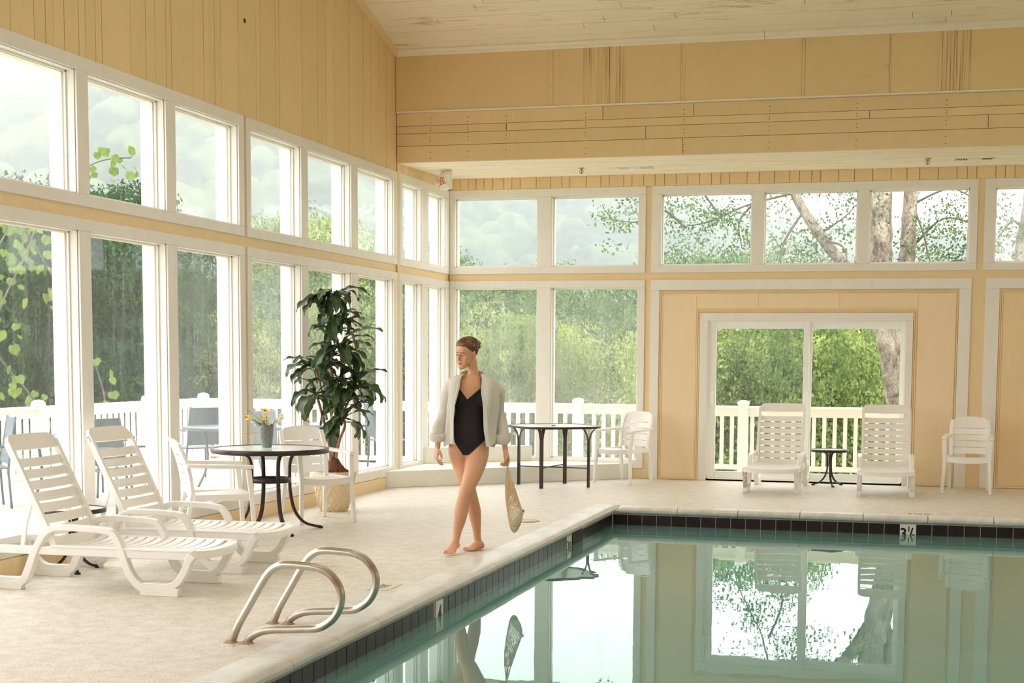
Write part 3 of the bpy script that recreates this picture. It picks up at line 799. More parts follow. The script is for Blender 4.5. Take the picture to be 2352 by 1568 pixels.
def out_table(loc, r, label, h=.72):
    t = thing('patio_table', label, 'table', loc)
    MB().lathe([(0, h-.03), (r, h-.03), (r+.012, h-.02), (r+.012, h+.005), (r, h+.01), (0, h+.01)], 32, cap=False).build('tabletop', TEAL, t, smooth=False)
    for k in range(4):
        a_ = PI/4+k*PI/2
        MB().tube(smooth_path([(math.cos(a_)*r*.75, math.sin(a_)*r*.75, 0), (math.cos(a_)*r*.55, math.sin(a_)*r*.55, .3), (math.cos(a_)*r*.6, math.sin(a_)*r*.6, h-.03)], 4), .016, 6).build('leg', TEAL, t, smooth=True)
    return t
out_table((-2.6, -4.9, DZK), .62, 'round slate-blue patio table outside the window, leftmost on the terrace')
out_table((-2.05, -2.25, DZK), .60, 'round slate-blue patio table on the terrace behind the second lounger')
out_table((-1.75, .2, DZK), .5, 'small slate-blue patio table on the terrace behind the flower vase', .66)
oc = out_chair(); spots = [((-1.75, -5.4), 1.2, 'slate-blue patio chair right of the leftmost patio table'), ((-3.3, -5.5), -.8, 'slate-blue patio chair at the far left of the terrace'),
    ((-2.9, -3.9), 2.8, 'slate-blue patio chair beyond the leftmost patio table'), ((-1.35, -2.9), .7, 'slate-blue patio chair nearest the glass behind the second lounger'),
    ((-2.9, -1.6), -2.2, 'slate-blue patio chair on the railing side of the middle patio table'), ((-1.3, -1.5), 2.5, 'slate-blue patio chair behind the white armchair left of the round table'),
    ((-1.2, .9), 2.2, 'slate-blue patio chair at the terrace corner behind the plant')]
for i, (p, a_, lab) in enumerate(spots):
    o = oc if i == 0 else dup(oc)
    o.location = (p[0], p[1], DZK); o.rotation_euler = (0, 0, a_); o['label'] = lab

# ------------------------------------------------------------------ ground and mountain
GRASS = M('meadow_slope', '6E8A4A', .9, var=.3, vscale=.2)
def canopy_mat():
    t = NT('forest_canopy')
    f = t.noise(.05, 4, .6); g = t.noise(.5, 5, .75)
    a = t.ramp(f, [(.3, hexc('2E4A3A')), (.5, hexc('35533A')), (.7, hexc('4A6A40'))])
    at_ = t.node('ShaderNodeAttribute', attribute_name='tint')
    a = t.mixc(.7, a, t.ramp(at_.outputs['Fac'], [(.15, hexc('1C2B2A')), (.5, hexc('34463E')), (.85, hexc('66764F'))]))
    b = t.mixc(.35, a, t.ramp(g, [(.35, hexc('1A2A28')), (.55, hexc('3A4C40')), (.75, hexc('6A7A58'))]))
    t.link(b, t.b.inputs['Base Color']); t.b.inputs['Roughness'].default_value = .9; t.b.inputs['Specular IOR Level'].default_value = .1
    return t.m
CANOPY = canopy_mat()
MB().add
g = MB(); g.box(-320, -60, -6.2, 320, 420, -6.0)
struct(g.build('ground', GRASS), 'green meadow below the terrace')
# mountain: ridge height follows the direction seen from the hall
def hill():
    prof = [(-800, 360), (-300, 310), (0, 276), (110, 263), (205, 222), (270, 213), (330, 205), (480, 200), (600, 215), (800, 290), (1000, 390), (1150, 430), (1320, 462), (1465, 492), (1550, 515), (1700, 540), (1850, 560), (2000, 568), (2200, 572), (2352, 590), (2900, 640), (3400, 690)]
    us = np.array([p[0] for p in prof]); vs = np.array([p[1] for p in prof])
    NA, NR = 640, 230
    az = np.linspace(-.95, .62, NA)        # azimuth about the hall, 0 = +Y
    az0 = -.25355
    u = 1234.4 + 3367*np.tan(np.clip(az-az0, -1.2, 1.2)); top = (822 - np.interp(u, us, vs))/3367/np.sqrt(1+((u-1234.4)/3367)**2)
    rr = np.linspace(120, 420, NR); R0 = 310.
    V = np.zeros((NR, NA, 3))
    for i, r in enumerate(rr):
        s = np.clip((r-125)/(R0-125), 0, 1); s = s*s*(3-2*s)*.55+s*.45
        if r > R0: s = 1-.35*(r-R0)/120
        z = -6 + s*(top*R0+1.5+6)
        V[i, :, 0] = CAM.x + np.sin(az)*r; V[i, :, 1] = CAM.y + np.cos(az)*r; V[i, :, 2] = z
    rng = np.random.RandomState(3)
    # rounded tree crowns: a jittered field of domes
    X, Y = V[:, :, 0], V[:, :, 1]; bump = np.zeros_like(X)
    for cell, amp in ((6.5, 4.4), (3.2, 1.9)):
        ix = np.floor(X/cell).astype(int); iy = np.floor(Y/cell).astype(int); best = np.full(X.shape, 1e9); bh = np.zeros_like(X)
        for dx in (-1, 0, 1):
            for dy in (-1, 0, 1):
                hx = (ix+dx)*73856093 ^ (iy+dy)*19349663
                jx = ((hx % 1000)/1000.); jy = (((hx//1000) % 1000)/1000.); jh = ((hx//77) % 100)/100.
                d = ((X-(ix+dx+jx)*cell)**2+(Y-(iy+dy+jy)*cell)**2)**.5/cell
                m = d < best; best = np.where(m, d, best); bh = np.where(m, jh, bh)
        tint = bh if cell > 5 else .65*tint+.35*bh
        bump += amp*np.sqrt(np.clip(1-best**2*1.6, 0, 1))*(.5+.5*bh)
    V[:, :, 2] += bump
    mb = MB(); mb.v = [tuple(p) for p in V.reshape(-1, 3)]
    idx = np.arange(NR*NA).reshape(NR, NA)
    f = np.stack([idx[:-1, :-1], idx[:-1, 1:], idx[1:, 1:], idx[1:, :-1]], -1).reshape(-1, 4)
    mb.f = [tuple(int(k) for k in q) for q in f]
    o = mb.build('forested_mountain', CANOPY, smooth=True)
    ca = o.data.color_attributes.new('tint', 'FLOAT_COLOR', 'POINT'); tf = tint.reshape(-1); ca.data.foreach_set('color', np.stack([tf, tf, tf, np.ones_like(tf)], 1).ravel())
    tag(o, 'hazy forested mountain rising beyond the trees', 'mountain', kind='stuff')
hill()

# ------------------------------------------------------------------ trees
def leafmat(name, dark, light, tr=.35, warm=None):
    t = NT(name); t.n.remove(t.b)
    oi = t.node('ShaderNodeObjectInfo'); f = t.noise(1.1, 3, .6); g_ = t.noise(14., 2, .6)
    c = t.ramp(t.math('ADD', t.math('MULTIPLY', f, .5), t.math('MULTIPLY', g_, .5)), [(.36, hexc(dark)), (.62, hexc(light))])
    hs = t.node('ShaderNodeHueSaturation'); t.link(c, hs.inputs['Color']); t.link(t.math('ADD', t.math('MULTIPLY', oi.outputs['Random'], .3), .85), hs.inputs['Value'])
    df = t.node('ShaderNodeBsdfDiffuse'); ts = t.node('ShaderNodeBsdfTranslucent')
    t.link(hs.outputs[0], df.inputs[0]); t.link(hs.outputs[0], ts.inputs[0])
    mx = t.node('ShaderNodeMixShader'); mx.inputs[0].default_value = tr; t.link(df.outputs[0], mx.inputs[1]); t.link(ts.outputs[0], mx.inputs[2])
    t.link(mx.outputs[0], t.o.inputs[0]); return t.m
LF_BRIGHT = leafmat('spring_green_leaves', '46603A', 'A8B46C'); LF_MID = leafmat('mid_green_leaves', '33523A', '7F9866'); LF_DARK = leafmat('dark_green_leaves', '1B3626', '4A6C42')
LF_VINE = leafmat('vine_leaves', '4E6E38', '8E9E55', .35)
def bark_mat():
    t = NT('peeling_pale_bark')
    n1 = t.noise(3.2, 6, .75, (1, 1, .45), dist=1.2); n2 = t.noise(14., 5, .7, (1, 1, .5), dist=.8)
    v = t.node('ShaderNodeTexVoronoi', feature='DISTANCE_TO_EDGE'); tc = t.node('ShaderNodeTexCoord'); mp = t.node('ShaderNodeMapping'); mp.inputs['Scale'].default_value = (9, 9, 4.5)
    ad = t.node('ShaderNodeMix', data_type='RGBA'); t.link(tc.outputs['Object'], mp.inputs[0]); t.link(mp.outputs[0], ad.inputs[6])
    nc = t.node('ShaderNodeTexNoise'); nc.inputs['Scale'].default_value = 4; t.link(mp.outputs[0], nc.inputs[0]); ad.inputs[0].default_value = .35; t.link(nc.outputs['Color'], ad.inputs[7])
    t.link(ad.outputs[2], v.inputs['Vector'])
    a = t.ramp(n1, [(.38, hexc('4E433B')), (.5, hexc('8F857B')), (.62, hexc('C0B8AE'))])
    k = t.ramp(v.outputs['Distance'], [(.0, (1, 1, 1)), (.06, (0, 0, 0))])
    b = t.mixc(t.math('MULTIPLY', k, .9), a, hexc('2E251E')); b = t.mixc(.25, b, t.ramp(n2, [(.4, hexc('5D4F44')), (.6, hexc('D8CFC4'))]))
    t.link(b, t.b.inputs['Base Color']); t.b.inputs['Roughness'].default_value = .9
    t.bump(t.math('ADD', n2, v.outputs['Distance']), .6, .03); return t.m
BARK = bark_mat(); BARKD = M('grey_brown_bark', '66605A', .9, var=.3, vscale=12, bump=.5, bscale=30)

def leaf_cloud(n, blobs, size, seed, mat, name, parent=None, hang=.0):
    """n leaves spread over the shells of a set of ellipsoid blobs; one mesh"""
    rng = np.random.RandomState(seed)
    B = np.array(blobs, float); wv = (B[:, 3]*B[:, 4]+B[:, 4]*B[:, 5]+B[:, 3]*B[:, 5]); bi = rng.choice(len(B), n, p=wv/wv.sum())
    d = rng.normal(size=(n, 3)); d /= np.linalg.norm(d, axis=1)[:, None]
    r = rng.uniform(.72, 1.04, n)**.6
    lump = 1+.16*np.sin(d[:, 0]*7+bi)*np.cos(d[:, 1]*6+bi*2)+.1*np.sin(d[:, 2]*11+bi)
    P = B[bi, :3]+d*B[bi, 3:6]*(r*lump)[:, None]
    nrm = d+rng.normal(size=(n, 3))*.55; nrm /= np.linalg.norm(nrm, axis=1)[:, None]
    t = np.cross(nrm, rng.normal(size=(n, 3))); t /= np.linalg.norm(t, axis=1)[:, None]; t[:, 2] -= hang; t /= np.linalg.norm(t, axis=1)[:, None]
    s = np.cross(nrm, t); s /= np.linalg.norm(s, axis=1)[:, None]
    sz = size*rng.uniform(.6, 1.25, n)[:, None]
    V = np.stack([P-t*sz*.5, P+s*sz*.32+nrm*sz*.06, P+t*sz*.55, P-s*sz*.32+nrm*sz*.06], 1).reshape(-1, 3)
    me = bpy.data.meshes.new(name); me.vertices.add(4*n); me.vertices.foreach_set('co', V.ravel())
    me.loops.add(4*n); me.loops.foreach_set('vertex_index', np.arange(4*n)); me.polygons.add(n)
    me.polygons.foreach_set('loop_start', np.arange(0, 4*n, 4)); me.polygons.foreach_set('loop_total', np.full(n, 4)); me.update(); me.validate()
    me.materials.append(mat)
    o = bpy.data.objects.new(name, me); COL.objects.link(o)
    if parent: o.parent = parent
    return o
def rblobs(n, rx, ry, rz, br, seed, z0=0.):
    rng = random.Random(seed); out = []
    for _ in range(n):
        a_ = rng.uniform(0, 2*PI); e = rng.uniform(-.9, 1); q = math.sqrt(max(0, 1-e*e))*rng.uniform(.5, .95); b_ = br*rng.uniform(.7, 1.3)
        out.append((rx*q*math.cos(a_), ry*q*math.sin(a_), z0+rz*e*.85, b_, b_, b_*.8))
    return out
protos = {}
def tree(kind, loc, h, w, label, rz=0., group='trees beyond the terrace'):
    key = kind
    if key not in protos:
        t = thing({'d': 'dense_tree', 'm': 'leafy_tree', 'b': 'bright_tree', 's': 'shrub'}[kind], '', 'tree')
        mat = {'d': LF_DARK, 'm': LF_MID, 'b': LF_BRIGHT, 's': LF_BRIGHT}[kind]; nb, nl = {'d': (40, 90000), 'm': (40, 90000), 'b': (46, 95000), 's': (16, 24000)}[kind]
        sd_ = {'d': 11, 'm': 12, 'b': 13, 's': 14}[kind]
        bl = [(0, 0, .62, .30, .30, .26)]+[(x, y, z, r, r2, r3) for x, y, z, r, r2, r3 in rblobs(nb, .42, .42, .36, .15, sd_, .60)]
        if kind == 's': bl = [(0, 0, .4, .35, .35, .38)]+rblobs(nb, .4, .4, .4, .16, sd_, .5)
        leaf_cloud(nl, bl, {'d': .0125, 'm': .0125, 'b': .0125, 's': .022}[kind], sd_, mat, 'crown', t)
        mb = MB(); mb.tube([(0, 0, -.05), (.005, .01, .2), (0, 0, .6)], [.035, .025, .012], 7)
        for k in range(5):
            a_ = k*1.3; mb.tube([(0, 0, .25+.05*k), (.12*math.cos(a_), .12*math.sin(a_), .42+.05*k), (.26*math.cos(a_), .26*math.sin(a_), .55+.05*k)], [.012, .008, .003], 5)
        mb.build('trunk', BARKD, t, smooth=True)
        protos[key] = t; o = t
    else: o = dup(protos[key])
    o.location = loc; o.scale = (w, w, h); o.rotation_euler = (0, 0, rz)
    o['label'] = label; o['group'] = group
    return o
# ------------------------------------------------------------------ place the trees
def at(u, r, z=None):
    az = -.25355 + math.atan((u-1234.4)/3367); return Vector((CAM.x+math.sin(az)*r, CAM.y+math.cos(az)*r, 0))
def ztop(u, r, v): return 1.537 + (822-v)/3367*r*math.cos(math.atan((u-1234.4)/3367))
TL = [ # kind, u, distance, top v, crown diameter, label
 ('d', -230, 36, 480, 7, 'dense dark tree, leftmost, beyond the cream railing'), ('d', -20, 37, 490, 7.5, 'dense dark tree behind the climbing vine at the left edge'),
 ('d', 190, 39, 495, 7.5, 'dense dark tree filling the second lower window from the left'), ('d', 330, 41, 500, 7, 'dense dark tree right of the one in the second lower window'),
 ('m', 455, 46, 655, 7.5, 'mid-green tree in the third lower window'), ('b', 520, 40, 700, 5.5, 'bright green tree in front of the mid-green one in the third window'),
 ('m', 640, 48, 630, 9, 'mid-green tree behind the flower vase'), ('b', 745, 50, 475, 8, 'tall bright tree whose top shows in the upper window above the plant'),
 ('b', 860, 44, 640, 7, 'bright tree just right of the potted plant'), ('m', 965, 48, 610, 8, 'mid-green tree behind the narrow alcove windows'),
 ('m', 1085, 44, 660, 8.5, 'mid-green tree behind the woman'), ('b', 1200, 39, 690, 6, 'bright tree right of the woman in the alcove window'),
 ('m', 1310, 47, 650, 9, 'mid-green tree over the square table'), ('b', 1420, 42, 700, 7, 'bright tree behind the middle armchair'),
 ('m', 1560, 44, 600, 8.5, 'mid-green tree left of the sliding door'), ('b', 1700, 36, 640, 7.5, 'bright tree filling the left half of the sliding door'),
 ('m', 1790, 42, 610, 7.5, 'mid-green tree behind the bright one in the sliding door'), ('b', 1890, 37, 690, 6.0, 'bright tree in the right half of the sliding door'),
 ('m', 2040, 52, 640, 7, 'farther mid-green tree beside the pale trunk'), ('m', 2230, 46, 640, 9, 'mid-green tree at the right edge')]
for i, (k, u, r, v, w, lab) in enumerate(TL):
    p = at(u, r); zt = ztop(u, r, v); zb_ = -6.0
    tree(k, (p.x, p.y, zb_), (zt-zb_)/.975, w, lab, rz=i*1.7)
SH = [(1500, 29, 1010), (1600, 28, 1000), (1720, 28.5, 1005), (1830, 28, 960), (1930, 28.5, 975), (2060, 29, 990), (1400, 29, 985), (1290, 29, 1000), (1180, 29, 990), (1060, 30, 980), (900, 30, 960), (780, 31, 950),
      (560, 33, 900), (420, 31, 905), (300, 30, 895), (180, 29, 900), (60, 28, 915), (-80, 27, 905)]
SL = ['below the handle side of the sliding door', 'at the left edge of the sliding door', 'behind the left lounger by the sliding door', 'behind the middle stile of the sliding door', 'behind the small table by the sliding door', 'behind the right lounger by the sliding door', 'behind the middle armchair', 'behind the right half of the square table', 'behind the left half of the square table', 'behind the woman', 'behind the far end of the alcove', 'behind the potted plant', 'left of the flower vase', 'in the third lower window from the left', 'between the second and third lower windows', 'in the second lower window from the left', 'in the first lower window, behind the front lounger', 'at the left edge of the picture']
for i, (u, r, v) in enumerate(SH):
    p = at(u, r); zt = ztop(u, r, v)
    tree('s', (p.x, p.y, -6.0), (zt+6)/1.0, 4.2, 'light green shrub beyond the terrace railing, '+SL[i], rz=i*2.1, group='shrubs below the railing')
    
# pale-barked tree by the sliding door ---------------------------------
def wob(p, a): return [Vector(q)+Vector((random.uniform(-a, a), random.uniform(-a, a), 0)) for q in p]
bt = thing('birch_tree', 'large pale peeling-bark tree leaning across the right side of the sliding door', 'tree', (5.9, 4.9, -6))
def loc_(pts): return [(p[0]-5.9, p[1]-4.9, p[2]+6) for p in pts]
main = smooth_path(loc_([(6.05, 4.9, -6), (6.0, 4.9, -2), (5.86, 4.9, .7), (5.80, 4.9, 1.1), (5.66, 4.9, 1.8), (5.52, 4.9, 2.4), (5.46, 4.9, 3.1), (5.45, 4.9, 3.8), (5.40, 4.9, 5.5), (5.3, 5.0, 9)]), 6)
rad = [.27-.13*i/(len(main)-1) + .012*math.sin(i*1.9)+.008*math.sin(i*4.1) for i in range(len(main))]
MB().tube(main, rad, 20).build('trunk', BARK, bt, smooth=True)
sec = smooth_path(loc_([(5.58, 5.05, 2.2), (5.75, 5.1, 2.7), (5.86, 5.1, 3.2), (5.88, 5.1, 3.9), (5.95, 5.1, 5.2), (6.2, 5.1, 8)]), 6)
MB().tube(sec, [.15-.06*i/(len(sec)-1)+.008*math.sin(i*2.3) for i in range(len(sec))], 16).build('second_stem', BARK, bt, smooth=True)
lim = smooth_path(loc_([(5.45, 4.9, 2.3), (5.2, 4.85, 2.7), (4.9, 4.8, 3.05), (4.5, 4.7, 3.55), (4.15, 4.7, 4.1), (3.8, 4.6, 4.9), (3.2, 4.5, 6.2)]), 6)
MB().tube(lim, [.12-.07*i/(len(lim)-1) for i in range(len(lim))], 12).build('limb', BARK, bt, smooth=True)
BR = [[(4.5, 4.7, 3.5), (4.9, 4.6, 3.75), (5.1, 4.5, 3.95)], [(4.1, 4.7, 4.15), (3.4, 4.5, 3.95), (2.9, 4.4, 3.72), (2.45, 4.3, 3.62)], [(3.5, 4.6, 3.98), (3.3, 4.5, 3.7), (3.35, 4.5, 3.3)],
      [(6.0, 5.1, 3.4), (6.4, 5, 3.75), (6.9, 4.9, 3.6), (7.3, 4.8, 3.25)], [(5.95, 5.1, 4.0), (6.5, 5, 4.2), (7.0, 4.9, 3.9)], [(6.2, 5.1, 2.8), (6.55, 5, 3.1), (6.9, 4.9, 3.0), (7.2, 4.9, 2.75)],
      [(5.95, 5.1, 3.9), (6.1, 4.9, 3.5), (6.2, 4.8, 3.1), (6.35, 4.8, 2.8)], [(4.3, 4.7, 3.9), (4.0, 4.6, 3.4), (3.9, 4.5, 2.9), (3.75, 4.5, 2.4), (3.5, 4.4, 1.9), (3.35, 4.4, 1.5)],
      [(3.9, 4.5, 2.5), (4.1, 4.5, 1.9), (3.95, 4.4, 1.4)], [(4.9, 4.8, 3.1), (4.6, 4.6, 2.85), (4.2, 4.5, 2.7)], [(3.8, 4.6, 5.0), (2.8, 4.4, 5.4), (2.0, 4.3, 5.2), (1.5, 4.2, 4.7)],
      [(5.3, 4.9, 6), (5.9, 4.8, 6.6), (6.6, 4.7, 6.3)], [(3.2, 4.5, 6.1), (2.6, 4.4, 7.0), (2.9, 4.4, 7.8)], [(3.4, 4.5, 5.9), (4.3, 4.3, 6.8), (4.8, 4.2, 7.4)], [(5.2, 4.9, 7), (4.5, 4.7, 6.0), (4.1, 4.6, 5.6)],
      [(3.0, 4.4, 3.8), (2.6, 4.3, 4.3), (2.2, 4.2, 4.4)], [(2.5, 4.3, 3.6), (2.1, 4.2, 3.9), (1.8, 4.2, 3.7), (1.2, 4.1, 3.75)], [(4.6, 4.7, 3.4), (4.9, 4.6, 3.3), (5.0, 4.5, 2.9)]]
lp = []
for bpts in BR:
    pts = smooth_path(loc_(bpts), 5); MB().tube(pts, [.017*(1-i/len(pts))+.005 for i in range(len(pts))], 6).build('branch', BARKD, bt, smooth=True)
    for p in pts[3:]: lp.append(p)
def twig_leaves(pts, n, size, spread, seed, mat, name, parent, droop=.4):
    rng = np.random.RandomState(seed); P0 = np.array([tuple(p) for p in pts]); c = P0[rng.randint(len(P0), size=n//14)]+rng.normal(size=(n//14, 3))*spread
    P = c[rng.randint(len(c), size=n)]+rng.normal(size=(n, 3))*[.11, .11, .06]
    d = rng.normal(size=(n, 3)); d /= np.linalg.norm(d, axis=1)[:, None]
    t = rng.normal(size=(n, 3)); t[:, 2] -= droop; t /= np.linalg.norm(t, axis=1)[:, None]
    s = np.cross(d, t); s /= np.linalg.norm(s, axis=1)[:, None]; sz = size*rng.uniform(.6, 1.2, n)[:, None]
    V = np.stack([P, P+t*sz*.45+s*sz*.3, P+t*sz, P+t*sz*.45-s*sz*.3], 1).reshape(-1, 3)
    me = bpy.data.meshes.new(name); me.vertices.add(4*n); me.vertices.foreach_set('co', V.ravel()); me.loops.add(4*n); me.loops.foreach_set('vertex_index', np.arange(4*n))
    me.polygons.add(n); me.polygons.foreach_set('loop_start', np.arange(0, 4*n, 4)); me.polygons.foreach_set('loop_total', np.full(n, 4)); me.update(); me.materials.append(mat)
    o = bpy.data.objects.new(name, me); COL.objects.link(o); o.parent = parent; o['kind'] = 'stuff'; return o
twig_leaves(lp, 11000, .062, .26, 5, LF_MID, 'foliage', bt)
t2 = thing('birch_tree', 'pale bluish tree trunk in the last upper window at the right edge', 'tree', (7.75, 5.2, -6))
MB().tube(smooth_path([(0, 0, 0), (.0, 0, 6), (-.02, 0, 9), (.05, 0, 10), (.1, 0, 12), (.3, 0, 16)], 5), [.36-.008*i for i in range(26)], 20).build('trunk', BARK, t2, smooth=True)
lb = [[(0, 0, 9.3), (-.3, -.1, 9.7), (-.5, -.1, 9.5)], [(0, 0, 10), (.6, -.2, 10.4), (1.1, -.3, 10.1)], [(.1, 0, 11), (-.6, 0, 12), (-1.1, 0, 12.2)]]; lp2 = []
for q in lb:
    pts = smooth_path(q, 5); MB().tube(pts, [.03*(1-i/len(pts))+.006 for i in range(len(pts))], 6).build('branch', BARKD, t2, smooth=True); lp2 += pts[3:]
twig_leaves(lp2, 500, .075, .15, 8, LF_MID, 'foliage', t2)

# climbing vine with big leaves at the left edge ------------------------
vn = thing('climbing_vine', 'climbing vine with large yellow-green leaves at the left edge outside the windows', 'vine', (-5.2, -1.7, -.3))
def big_leaf_mesh(name, L, mat):
    m = MB(); n = 5; pts = [(0, 0, 0)]
    out = [(-.0, .06), (.22, -.04), (.46, .10), (.50, .38), (.50, .62), (.27, .78), (.03, 1.0), (-.22, .80), (-.47, .64), (-.50, .36), (-.44, .08), (-.2, -.05)]
    v = [(x*L, y*L, -.18*L*abs(x)*2*abs(x)-.12*L*y*y) for x, y in out]+[(0, .4*L, .04*L)]
    m.v = v; m.f = [(i, (i+1) % 12, 12) for i in range(12)]; m.mi = [0]*12
    return m.build(name, mat, vn)
lpr = big_leaf_mesh('leaf', .16, LF_VINE); first = True
rng = random.Random(4)
st_ = [[(0, 0, -5.5), (-.2, 1.0, -2), (.1, .2, .8), (.0, -.8, 2), (.1, -.2, 3.2), (0, .6, 4.2)], [(0, .3, -5.5), (.1, -.6, -1), (-.2, -1.4, 1), (0, -1.2, 2.4), (.1, -.4, 3.6), (0, 1.5, 4.5), (0, 2.6, 4.75)], [(0, 0, -5.5), (.1, .9, 0), (.1, 1.6, 1.2), (.0, .6, 2.8), (0, -.6, 3.9)]]
for s_ in st_:
    p = smooth_path(s_, 10); MB().tube(p, .012, 5).build('stem', BARKD, vn, smooth=True)
    for k in range(80):
        q = rng.choice(p[12:]); o = lpr if first else lpr.copy()
        if not first: COL.objects.link(o)
        first = False
        sc = rng.uniform(.45, 1.0); o.scale = (sc, sc, sc)
        o.location = q + Vector((rng.uniform(-.2, .2), rng.uniform(-.35, .35), rng.uniform(-.25, .2)))
        o.rotation_euler = (rng.uniform(.9, 2.4)+PI, rng.uniform(-.5, .5), rng.uniform(.4, 1.8))
# ------------------------------------------------------------------ white plastic furniture
PLAS = M('white_moulded_plastic', 'F2F1ED', .32, var=.03, vscale=3)
DIRTY = NT('stained_white_plastic')
_n = DIRTY.noise(40, 5, .7); _c = DIRTY.ramp(_n, [(.45, hexc('EDEAE2')), (.62, hexc('B48C55'))]); DIRTY.link(_c, DIRTY.b.inputs['Base Color']); DIRTY.b.inputs['Roughness'].default_value = .5
DIRTY = DIRTY.m
BRZ = M('dark_bronze_metal', '3A2A28', .35, .3, spec=.5)

def bowed_slat(org, dirv, s0, s1, hw, bow, th, nrm, curve_edge=0.):
    """thin slat lying across Y between -hw..hw; dirv = direction of s, nrm = face normal; bow dips the middle along -nrm"""
    n = 8; mb = MB(); rg = []
    org, dirv, nrm = Vector(org), Vector(dirv), Vector(nrm)
    for k in range(n+1):
        y = -hw+2*hw*k/n; q = 1-(y/hw)**2; base = org+Vector((0, y, 0))-nrm*bow*q; e = dirv*curve_edge*q
        a, b_ = base+dirv*s0+e, base+dirv*s1+e
        rg.append([a, b_, b_-nrm*th, a-nrm*th])
    mb.rings(rg); return mb
def make_lounger():
    t = thing('sun_lounger', '', 'sun lounger')
    for s_ in (-1, 1):
        y = s_*.298; up = (0, 1, 0)
        arm = smooth_path([(-1.055, y, .03), (-.985, y, .065), (-.945, y, .14), (-.91, y, .23), (-.87, y, .31), (-.825, y, .375), (-.77, y, .41), (-.70, y, .42), (-.53, y, .418), (-.38, y, .408), (-.325, y, .385), (-.285, y, .325), (-.255, y, .24), (-.225, y, .155), (-.175, y, .085), (-.115, y, .045), (-.06, y, .03)], 3)
        n = len(arm)
        MB().strap(arm, [.041+.016*min(1, abs(2*i/(n-1)-1)*1.35)**2 for i in range(n)], .055, up).build('armrest_leg', PLAS, t, bevel=.007)
        lp_ = smooth_path([(-.13, y, .05), (-.07, y, .058), (.06, y, .06), (.125, y, .095), (.175, y, .17), (.205, y, .24), (.235, y, .275)], 4)
        MB().strap(lp_, [.060-.012*math.sin(PI*i/len(lp_)) for i in range(len(lp_))], .050, up).build('front_leg', PLAS, t, bevel=.006)
        lr = smooth_path([(-1.0, y, .06), (-1.07, y, .058), (-1.19, y, .06), (-1.26, y, .10), (-1.31, y, .17), (-1.335, y, .235)], 4)
        MB().strap(lr, .052, .050, up).build('rear_leg', PLAS, t, bevel=.006)
        MB().hexa([(-.135, y-.028, 0), (.13, y-.028, 0), (.13, y+.028, 0), (-.135, y+.028, 0), (-.145, y-.026, .055), (.135, y-.026, .055), (.135, y+.026, .055), (-.145, y+.026, .055)]).build('foot_block', PLAS, t, bevel=.004)
        MB().hexa([(-1.27, y-.028, 0), (-1.0, y-.028, 0), (-1.0, y+.028, 0), (-1.27, y+.028, 0), (-1.28, y-.026, .055), (-.99, y-.026, .055), (-.99, y+.026, .055), (-1.28, y+.026, .055)]).build('foot_block', PLAS, t, bevel=.004)
        MB().box(-1.36, y-.018, .238, .24, y+.018, .292).build('side_rail', PLAS, t, bevel=.006)
        # ribs on the outside of the front leg
    # foot-end lip
    rg = []
    for k in range(13):
        y = -.31+.62*k/12; q = 1-(y/.31)**2; xo = .255+.055*q**.6; zz = .300-.012*q
        rg.append([Vector((xo-.075, y, zz)), Vector((xo-.01, y, zz)), Vector((xo, y, zz-.012)), Vector((xo, y, zz-.05)), Vector((xo-.016, y, zz-.05)), Vector((xo-.03, y, zz-.02)), Vector((xo-.075, y, zz-.014))])
    MB().rings(rg).build('foot_end', PLAS, t, smooth=True, auto=40)
    MB().box(-1.385, -.315, .235, -1.345, .315, .292).build('head_rail', PLAS, t, bevel=.008)
    s = -.76; k = 0
    while s < .15:
        bowed_slat((0, 0, .302), (1, 0, 0), s, s+.056, .285, .018, .012, (0, 0, 1), .03).build('seat_slat', PLAS, t, auto=40); s += .073
    for s_ in (-1, 1): MB().box(-.78, s_*.30-.022, .288, .24, s_*.30+.022, .304).build('seat_edge', PLAS, t, bevel=.005)
    # backrest, hinged at (-.775,.30) and leaning back
    H = Vector((-.775, 0, .300)); Tp = Vector((-1.125, 0, 1.005)); d = (Tp-H).normalized(); L_ = (Tp-H).length; nr = Vector((d.z, 0, -d.x))
    hw = .29
    out = []   # rounded plate at the top, one frame mesh
    m = MB()
    for s_ in (-1, 1):
        a = H+Vector((0, s_*(hw-.016), 0)); m.strap([a-d*.02, a+d*(L_-.05)], .042, .032, (0, 1, 0))
    rg = []
    for k in range(15):
        y = -hw+2*hw*k/14; q = 1-(y/hw)**2; e = abs(y)/hw; top = L_+.012*q-(.055*max(0, (e-.78)/.22)**2.2)
        b0 = H+Vector((0, y, 0))-nr*.010*q
        p0, p1 = b0+d*(L_-.105)+nr*.012, b0+d*top+nr*.012
        rg.append([p0, p1, p1-nr*.030-d*.004, p1-nr*.030-d*.016, p1-nr*.012-d*.016, p0-nr*.012])
    m.rings(rg)
    frm = m.build('backrest', PLAS, t, auto=45)
    s = .0; gap = (L_-.105-.02)/8.0
    bowed_slat(H, d, -.03, .055, hw-.02, .010, .014, nr).build('back_slat', PLAS, frm, auto=40)
    for k in range(1, 8):
        s0 = .055+.020+(k-1)*.0815
        bowed_slat(H, d, s0, s0+.0620, hw-.02, .018, .014, nr, 0.0).build('back_slat', PLAS, frm, auto=40)
    for s_ in (-1, 1):
        MB().strap([Vector((-.95, s_*.25, .60)), Vector((-1.0, s_*.25, .44)), Vector((-1.025, s_*.25, .275))], [.03, .035, .03], .02, (0, 1, 0)).build('support_strut', PLAS, t, bevel=.004)
    MB().box(-.965, -.26, .575, -.935, .26, .60).build('strut_bar', PLAS, t, bevel=.004)
    return t
L1 = make_lounger()
